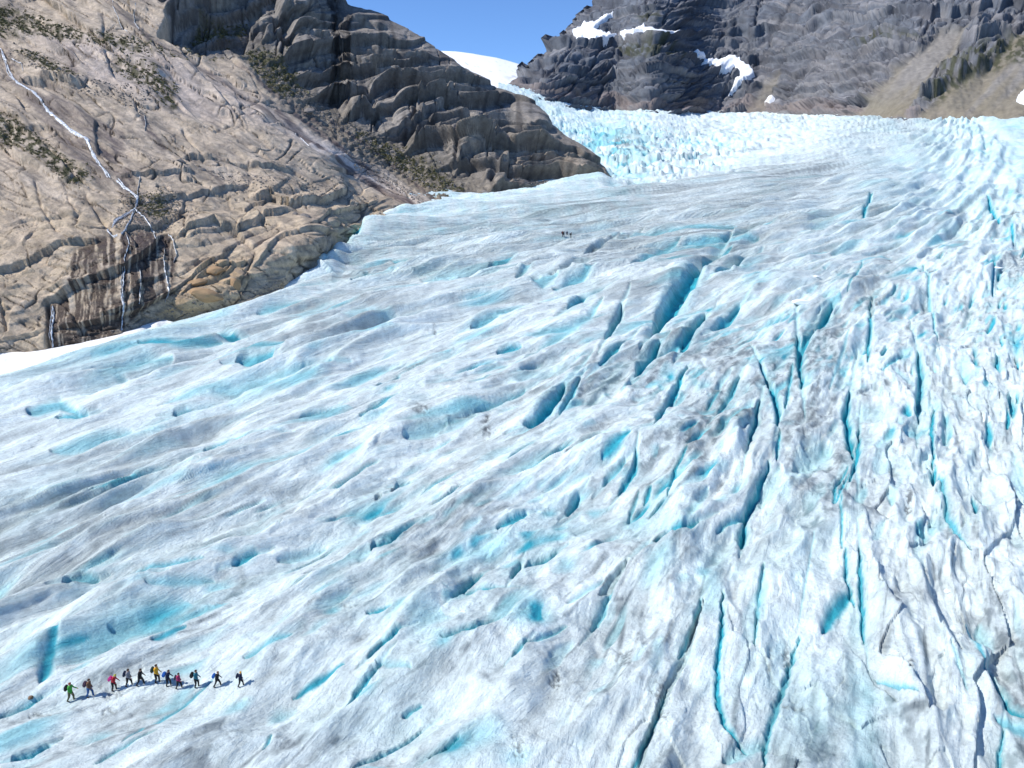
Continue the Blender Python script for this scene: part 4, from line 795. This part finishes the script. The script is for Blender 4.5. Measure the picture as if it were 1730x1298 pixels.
BL = [(350, 505, 58, 26, 'o', 'big ochre boulder at the ice edge below the tan ones'), (362, 462, 40, 20, 'o', 'rounded ochre boulder above the big ochre one'), (396, 482, 26, 24, 'o', 'squat ochre boulder beside the shaded buttress'), (330, 478, 40, 14, 'o', 'long ochre boulder left of the rounded one'),
      (600, 392, 24, 16, 't', 'tan boulder at the upper end of the ice edge'), (622, 384, 18, 11, 't', 'small tan boulder nearest the icy notch'), (578, 384, 22, 14, 't', 'tan boulder behind the shaded buttress'), (545, 380, 26, 12, 't', 'flat tan boulder on top of the shaded buttress'), (515, 372, 20, 12, 'g', 'grey boulder under the overhanging ledge'), (498, 366, 14, 10, 'g', 'small grey boulder left of the one under the ledge'),
      (665, 253, 12, 9, 'g', 'pale round boulder alone in the grassy gully'), (520, 184, 34, 13, 'g', 'long dark boulder at the head of the gully'), (480, 168, 18, 14, 'g', 'dark boulder above the long one in the gully'), (820, 322, 22, 12, 'g', 'dark boulder at the foot of the dome'), (250, 575 - 45, 10, 7, 't', 'small tan stone on the snow bank edge'), (225, 545, 12, 8, 't', 'tan stone at the foot of the wet cliff'), (302, 282, 22, 12, 'g', 'dark lumpy boulder on the mid slope'), (340, 290, 18, 9, 'g', 'dark boulder right of the lumpy one')]
for b in BL: boulder(*b)
for k in range(26):
    t = rng.random(); x = 520 + 270 * t + rng.normal() * 12; y = 175 + 150 * t + rng.normal() * 12
    boulder(x, y, 5 + 5 * rng.random(), 4 + 4 * rng.random(), 'g', 'grey rubble boulder on the floor of the grassy gully', 'rubble in the gully')
for k in range(22):
    t = rng.random(); x = 555 + 90 * t + rng.normal() * 6; y = 300 + 62 * t + rng.normal() * 4
    boulder(x, y, 4 + 4 * rng.random(), 3 + 3 * rng.random(), 'g', 'grey rubble boulder in the seam between tan slabs', 'rubble in the slab seam')
for k in range(20):
    x = 225 + 70 * rng.random(); y = 335 + 50 * rng.random()
    boulder(x, y, 4 + 5 * rng.random(), 3 + 4 * rng.random(), 'g', 'grey rubble boulder beside the branching stream', 'rubble by the stream')
# scree: uncountable small stones
ico = bmesh.new(); bmesh.ops.create_icosphere(ico, subdivisions=1, radius=1); IV = np.array([v.co[:] for v in ico.verts]); IF = np.array([[v.index for v in f.verts] for f in ico.faces]); ico.free()
def scatter(poly, n):
    xs = np.array(poly); out = []
    while len(out) < n:
        q = xs.min(0) + rng.random((n * 2, 2)) * (xs.max(0) - xs.min(0)); ok = inpoly(q[:, 0], q[:, 1], poly); out += [tuple(v) for v in q[ok]]
    return out[:n]
SCREE = [([(430, 95), (480, 120), (560, 180), (680, 255), (800, 325), (780, 340), (680, 295), (560, 215), (450, 140)], 1300), ([(205, 325), (300, 330), (300, 385), (230, 400), (190, 385)], 700), ([(330, 280), (420, 300), (560, 320), (640, 360), (560, 345), (400, 330)], 500), ([(20, 70), (120, 130), (260, 150), (250, 200), (120, 150), (10, 100)], 500), ([(580, 250), (700, 325), (730, 350), (690, 340), (600, 280)], 300)]
SCREE += [([(390, 500), (430, 488), (520, 455), (585, 412), (600, 418), (530, 468), (430, 505)], 160), ([(640, 362), (760, 335), (860, 320), (1000, 290), (1000, 305), (860, 338), (760, 352), (650, 378)], 300), ([(185, 560), (290, 520), (380, 505), (380, 515), (290, 538), (190, 572)], 120)]
V, Fs = [], []; nv = 0
for poly, n in SCREE:
    for x, y in scatter(poly, n):
        p, nn = rock_at(x, y); m = topix(np.array(p)[None])[2][0] / FPX; s_ = m * (.7 + 1.5 * rng.random() ** 2)
        v = IV * (1 + .35 * rng.normal(size=(12, 1))) * np.array([1, .8, .7]) * s_; a = rng.random() * 6.28
        v = v @ np.array([[math.cos(a), math.sin(a), 0], [-math.sin(a), math.cos(a), 0], [0, 0, 1]]); V.append(v + p + nn * s_ * .3); Fs.append(IF + nv); nv += 12
tag(mesh_from('scree', np.concatenate(V), np.concatenate(Fs), plain_mat('scree_stone', (.24, .215, .19), .9, .5, .35), smooth=False), 'loose grey scree stones lying in the gully and seams', None, kind='stuff')
# low shrubs and grass in the seams
V, Fs = [], []; nv = 0
for poly in veg_polys:
    area = abs(sum(poly[i][0] * poly[(i + 1) % len(poly)][1] - poly[(i + 1) % len(poly)][0] * poly[i][1] for i in range(len(poly)))) / 2
    for x, y in scatter(poly, int(area / 5)):
        x += rng.normal() * 5; y += rng.normal() * 4
        if x < -235 or noise2(np.array(x / 14), np.array(y / 10), 205) < -.2: continue
        p, nn = rock_at(x, y); m = topix(np.array(p)[None])[2][0] / FPX; r_ = m * (.8 + 1.1 * rng.random())
        for k in range(9):
            c_ = p + nn * r_ * .3 + rng.normal(size=3) * r_ * np.array([.6, .6, .35]); d1 = rng.normal(size=3) * r_ * .45; d2 = rng.normal(size=3) * r_ * .45
            V.append(np.stack([c_ - d1, c_ + d2, c_ + d1, c_ - d2])); Fs.append(np.arange(4)[None] + nv); nv += 4
M_LEAF = plain_mat('low_shrub', (.15, .14, .065), .8, .7, .22)
tag(mesh_from('low_shrubs', np.concatenate(V), np.concatenate(Fs), M_LEAF, smooth=False), 'low green and rust shrubs growing in the rock seams', None, kind='stuff')
print('bank', round(time.time() - T0, 1))

# ------------------------------------------------------------------ snow lumps and a stone on the ice
def snow_lump(x, y, wpx, hpx, lab, mat=M_SNOW, name='snow_patch', cat='snow patch', seed=0, group=None):
    p = ice_at(x, y); d = topix(np.array(p)[None])[2][0]; m = d / FPX
    me = boulder_mesh(name, 300 + seed, mat); o = bpy.data.objects.new(name, me); COL.objects.link(o)
    o.location = p; o.scale = (wpx * m * .5, hpx * m * .9, hpx * m * .22); o.rotation_euler = (.12, 0, .6 + seed)
    tag(o, lab, cat, group)
snow_lump(1360, 512, 24, 24, 'large white snow lump beside the turquoise pools', seed=1)
snow_lump(1686, 453, 18, 12, 'white snow lump beside a narrow crevasse at far right', seed=2)
snow_lump(1378, 467, 12, 8, 'small snow lump up-glacier of the large lump', seed=3)
snow_lump(1602, 998, 16, 9, 'small snow lump at the end of a thin crack', seed=4)
st = boulder_mesh('stone', 410, plain_mat('brown_stone', (.20, .125, .075), .85, .3, 5)); o = bpy.data.objects.new('stone', st); COL.objects.link(o); o.location = ice_at(52, 1180); o.scale = (.24, .2, .19); tag(o, 'lone brown stone on the ice left of the walkers', 'stone')

# ------------------------------------------------------------------ the walkers
CLOTH = {}
def cloth(name, rgb, rough=.8):
    if name not in CLOTH: CLOTH[name] = plain_mat('cloth_' + name, rgb, rough, .18, 9)
    return CLOTH[name]
SKIN = plain_mat('skin', (.42, .24, .16), .6, .08, 12); BOOT = plain_mat('boot_leather', (.025, .022, .02), .7, .3, 12)
def capsule(bm, a, b, ra, rb, seg=10):
    a, b = Vector(a), Vector(b); z = (b - a); l = z.length; z = z / max(l, 1e-6); x = z.orthogonal().normalized(); y = z.cross(x); rings = []
    prof = [(-ra * .95, ra * .3), (-ra * .6, ra * .8), (0, ra), (l, rb), (l + rb * .6, rb * .8), (l + rb * .95, rb * .3)]
    for h, r in prof: rings.append([bm.verts.new(a + z * h + (x * math.cos(q * 2 * math.pi / seg) + y * math.sin(q * 2 * math.pi / seg)) * r) for q in range(seg)])
    for r0, r1 in zip(rings, rings[1:]):
        for q in range(seg): bm.faces.new((r0[q], r0[(q + 1) % seg], r1[(q + 1) % seg], r1[q]))
    bm.faces.new(rings[0][::-1]); bm.faces.new(rings[-1])
def build_body(pose, voxel):
    """facing +X; pose: lean, stride (front, back foot x), arm swing, head nod"""
    lean, sf, sb, armf, armb, nod = pose
    hip = Vector((0, 0, .92)); ch = hip + Vector((math.sin(lean) * .42, 0, math.cos(lean) * .42)); nk = hip + Vector((math.sin(lean) * .56, 0, math.cos(lean) * .56)); hd = nk + Vector((math.sin(lean + nod) * .16, 0, math.cos(lean + nod) * .16))
    segs = [(hip, ch, .145, .155, 'top'), (ch + Vector((0, -.13, .04)), ch + Vector((0, .13, .04)), .095, .095, 'top'), (hip + Vector((0, -.07, -.03)), hip + Vector((0, .07, -.03)), .125, .125, 'leg'), (ch, nk, .075, .06, 'skin'), (hd + Vector((-.01, 0, -.02)), hd + Vector((.005, 0, .055)), .088, .098, 'skin'), (hd + Vector((.075, 0, -.045)), hd + Vector((.085, 0, -.05)), .035, .03, 'skin'), (hd + Vector((.098, 0, .0)), hd + Vector((.112, 0, -.012)), .014, .016, 'skin')]
    for s_ in (-1, 1): segs.append((hd + Vector((0, s_ * .09, .01)), hd + Vector((-.005, s_ * .098, -.01)), .022, .02, 'skin'))
    for s_, fx in ((1, sf), (-1, sb)):
        h = hip + Vector((0, s_ * .1, -.06)); back = fx < 0; an = Vector((fx, s_ * .11, .13 if back else .09)); mid = (h + an) / 2 + Vector((.08 if not back else .05, 0, .02 if not back else -.02)); fwd = Vector((.16, s_ * .03, -.05 if not back else -.075))
        segs += [(h, mid, .1, .068, 'leg'), (mid, an, .068, .05, 'leg'), (an + Vector((-.03, 0, -.04)), an + fwd, .05, .042, 'boot')]
    for s_, sw in ((1, armf), (-1, armb)):
        sh = ch + Vector((0, s_ * .19, .06)); el = sh + Vector((math.sin(sw) * .29, s_ * .05, -math.cos(sw) * .29)); a2 = sw + .75; wr_ = el + Vector((math.sin(a2) * .25, -s_ * .02, -math.cos(a2) * .25)); dv = (wr_ - el).normalized(); side = Vector((0, 1, 0)); pa = wr_ + dv * .085
        segs += [(sh, el, .058, .045, 'top'), (el, wr_, .045, .035, 'top'), (wr_, pa, .03, .036, 'skin')]
        up = dv.cross(side)
        for f_, (o_, ln) in enumerate(((-.027, .072), (-.009, .08), (.009, .076), (.027, .06))):
            k0 = pa + side * o_; k1 = k0 + dv * ln * .5; k2 = k1 + (dv * .6 + up * -.6).normalized() * ln * .5; segs += [(k0, k1, .0095, .009, 'skin'), (k1, k2, .009, .008, 'skin')]
        tb = wr_ + dv * .03 + up * -.02 + side * s_ * -.03; segs.append((tb, tb + (dv + side * -s_ * .8).normalized() * .055, .012, .009, 'skin'))
    bm = bmesh.new()
    segs = [(a, b, ra * (1.15 if n in ('top', 'leg') else 1), rb * (1.15 if n in ('top', 'leg') else 1), n) for a, b, ra, rb, n in segs]
    for a, b, ra, rb, _ in segs: capsule(bm, a, b, ra, rb)
    me = bpy.data.meshes.new('body_raw'); bm.to_mesh(me); bm.free(); ob = bpy.data.objects.new('body_raw', me); COL.objects.link(ob)
    md = ob.modifiers.new('r', 'REMESH'); md.mode = 'VOXEL'; md.voxel_size = voxel; md2 = ob.modifiers.new('s', 'SMOOTH'); md2.factor = .4; md2.iterations = 2
    dg_ = bpy.context.evaluated_depsgraph_get(); res = bpy.data.meshes.new_from_object(ob.evaluated_get(dg_)); bpy.data.objects.remove(ob); bpy.data.meshes.remove(me)
    co = np.zeros(len(res.polygons) * 3, f32); res.polygons.foreach_get('center', co); co = co.reshape(-1, 3); best = np.full(len(co), 9., f32); idx = np.zeros(len(co), np.int32); names = ['top', 'leg', 'skin', 'boot']
    for a, b, ra, rb, nm in segs:
        a_, b3 = np.array(a), np.array(b); ab = b3 - a_; t = np.clip(((co - a_) @ ab) / max(ab @ ab, 1e-9), 0, 1); d = np.linalg.norm(co - a_ - t[:, None] * ab, axis=1) - (ra + (rb - ra) * t); m = d < best; best = np.where(m, d, best); idx = np.where(m, names.index(nm), idx)
    return res, idx, dict(hip=hip, ch=ch, hd=hd, lean=lean)
def pack_mesh(bulk):
    bm = bmesh.new(); bmesh.ops.create_cube(bm, size=1)
    bmesh.ops.bevel(bm, geom=bm.edges[:], offset=.22, segments=3, affect='EDGES')
    for v in bm.verts: v.co = Vector((v.co.x * .24 * bulk, v.co.y * .33, v.co.z * .52)) * (1 + .05 * mnoise.noise(v.co * 5)) ; v.co.x += -.05 * (v.co.z < 0) * bulk
    me = bpy.data.meshes.new('backpack'); bm.to_mesh(me); bm.free(); return me
def hat_mesh():
    bm = bmesh.new(); bmesh.ops.create_uvsphere(bm, u_segments=14, v_segments=8, radius=.118)
    bmesh.ops.delete(bm, geom=[v for v in bm.verts if v.co.z < -.045 or (v.co.z < .01 and v.co.x > .06)], context='VERTS')
    me = bpy.data.meshes.new('hat'); bm.to_mesh(me); bm.free(); return me
HAT = hat_mesh(); POSES = {'walk': (.14, .20, -.24, -.2, .3, .15), 'stride': (.22, .26, -.34, .15, -.2, .15), 'stand': (.10, .10, -.10, .1, .25, .15), 'lean': (.36, .12, -.12, .2, .1, .35), 'climb': (.24, .16, -.12, .2, -.1, .25), 'reach': (.14, .12, -.26, .55, .1, .1)}
BODY = {}
def person(x, y, hpx, pose, top, leg, pack, hat, label, group, voxel=.021, yaw=0.0, pole=False):
    key = (pose, voxel)
    if key not in BODY: BODY[key] = build_body(POSES[pose], voxel)
    me0, idx, J = BODY[key]; p = ice_at(x, y); d = topix(np.array(p)[None])[2][0]
    root = bpy.data.objects.new('person', None); COL.objects.link(root); root.location = p - Vector((0, 0, .03)); root.rotation_euler = (0, 0, yaw)
    sc = hpx / (FPX / d * .855 * 1.72); sc = min(max(sc, .9), 1.12); root.scale = (sc,) * 3; tag(root, label, 'person', group)
    me = me0.copy(); me.name = 'body'; me.materials.clear()
    for m in (top, leg, SKIN, BOOT): me.materials.append(m)
    me.polygons.foreach_set('material_index', idx); me.polygons.foreach_set('use_smooth', np.ones(len(me.polygons), bool))
    b = bpy.data.objects.new('body', me); COL.objects.link(b); b.parent = root
    if pack:
        pm = pack_mesh(pack[1]); pm.materials.append(pack[0]); q = bpy.data.objects.new('backpack', pm); COL.objects.link(q); q.parent = root
        q.location = (J['hip'] + J['ch']) / 2 + Vector((-math.cos(J['lean']) * (.17 + .09 * pack[1]), 0, .13)); q.rotation_euler = (0, J['lean'], 0)
    if hat:
        hm_ = HAT.copy(); hm_.materials.append(hat); q = bpy.data.objects.new('hat', hm_); COL.objects.link(q); q.parent = root; q.location = J['hd'] + Vector((0, 0, .03)); q.rotation_euler = (0, J['lean'] * .6, 0)
    if pole:
        bm = bmesh.new(); capsule(bm, (.34, -.26, 1.05), (.44, -.3, -.02), .016, .011, 8); capsule(bm, (.335, -.26, 1.09), (.34, -.26, 1.0), .022, .02, 8); pm = bpy.data.meshes.new('walking_pole'); bm.to_mesh(pm); bm.free(); pm.materials.append(BOOT)
        q = bpy.data.objects.new('walking_pole', pm); COL.objects.link(q); q.parent = root
    return root
K = cloth('black', (.012, .012, .014)); NAVY = cloth('navy', (.012, .02, .05)); BLUE_ = cloth('blue', (.02, .12, .42)); TEAL = cloth('teal', (.02, .14, .19)); GREEN = cloth('green', (.06, .33, .05)); RED = cloth('red', (.42, .02, .03)); PINK = cloth('pink', (.62, .05, .26)); YEL = cloth('yellow', (.66, .33, .02)); DKG = cloth('dark_green', (.02, .04, .025)); BRN = cloth('brown', (.16, .085, .05)); GREY = cloth('grey', (.22, .22, .24)); OLV = cloth('olive', (.09, .09, .04)); MAG = cloth('magenta', (.36, .03, .11)); DBL = cloth('denim', (.03, .1, .26)); HAIR = cloth('hair', (.03, .02, .015)); PUR = cloth('purple', (.07, .04, .07)); LIME = cloth('lime', (.45, .45, .06)); HRED = cloth('rust', (.2, .05, .03))
GP = 'walkers in line on the ice'
person(122, 1184, 33, 'reach', GREEN, OLV, (K, 1.0), HRED, 'walker in green jacket with black backpack, last in the line at left', GP)
person(152, 1177, 30, 'walk', BRN, DBL, (PUR, 1.1), HAIR, 'walker in brown top and blue trousers behind the green jacket', GP, pole=True)
person(194, 1166, 28, 'lean', RED, K, (PINK, 1.1), LIME, 'walker stooping in red jacket with bright pink backpack', GP)
person(219, 1159, 29, 'walk', GREY, K, (NAVY, .9), HAIR, 'walker in grey top between the pink backpack and the all-black walker', GP)
person(238, 1157, 28, 'stride', K, K, None, K, 'walker all in black taking a long stride', GP, pole=True)
person(267, 1154, 30, 'stand', YEL, K, (DKG, 1.0), HAIR, 'walker in yellow-orange jacket with dark backpack', GP)
person(285, 1159, 27, 'climb', NAVY, K, (BLUE_, 1.25), HAIR, 'walker with large blue backpack right of the yellow jacket', GP, pole=True)
person(303, 1163, 26, 'walk', MAG, K, (PUR, .7), HAIR, 'walker in crimson jacket between two blue-clad walkers', GP)
person(332, 1162, 29, 'stand', TEAL, K, (K, 1.2), HAIR, 'walker in teal jacket with round black backpack', GP)
person(368, 1161, 26, 'stride', K, K, (BLUE_, 1.2), BRN, 'walker in black with bright blue backpack, second from the right', GP)
person(407, 1160, 25, 'walk', NAVY, K, (NAVY, 1.0), YEL, 'walker in navy with yellow hat, rightmost in the line', GP)
GF = 'distant walkers up the glacier'
person(950, 400, 8, 'stand', HRED, K, (PUR, 1), HAIR, 'distant walker in dark red, leftmost of the far group', GF, voxel=.03, yaw=.6)
person(953, 400, 8, 'walk', K, K, (K, 1), HAIR, 'distant walker in black beside the dark red one', GF, voxel=.03, yaw=-.5)
person(957.5, 399, 8, 'stand', NAVY, K, (NAVY, 1), HAIR, 'distant walker in navy in the middle of the far group', GF, voxel=.03, yaw=1.2)
person(964.5, 402.5, 9, 'climb', K, K, (K, 1), HAIR, 'distant walker standing apart, rightmost of the far group', GF, voxel=.03, yaw=.2)
print('done', round(time.time() - T0, 1))
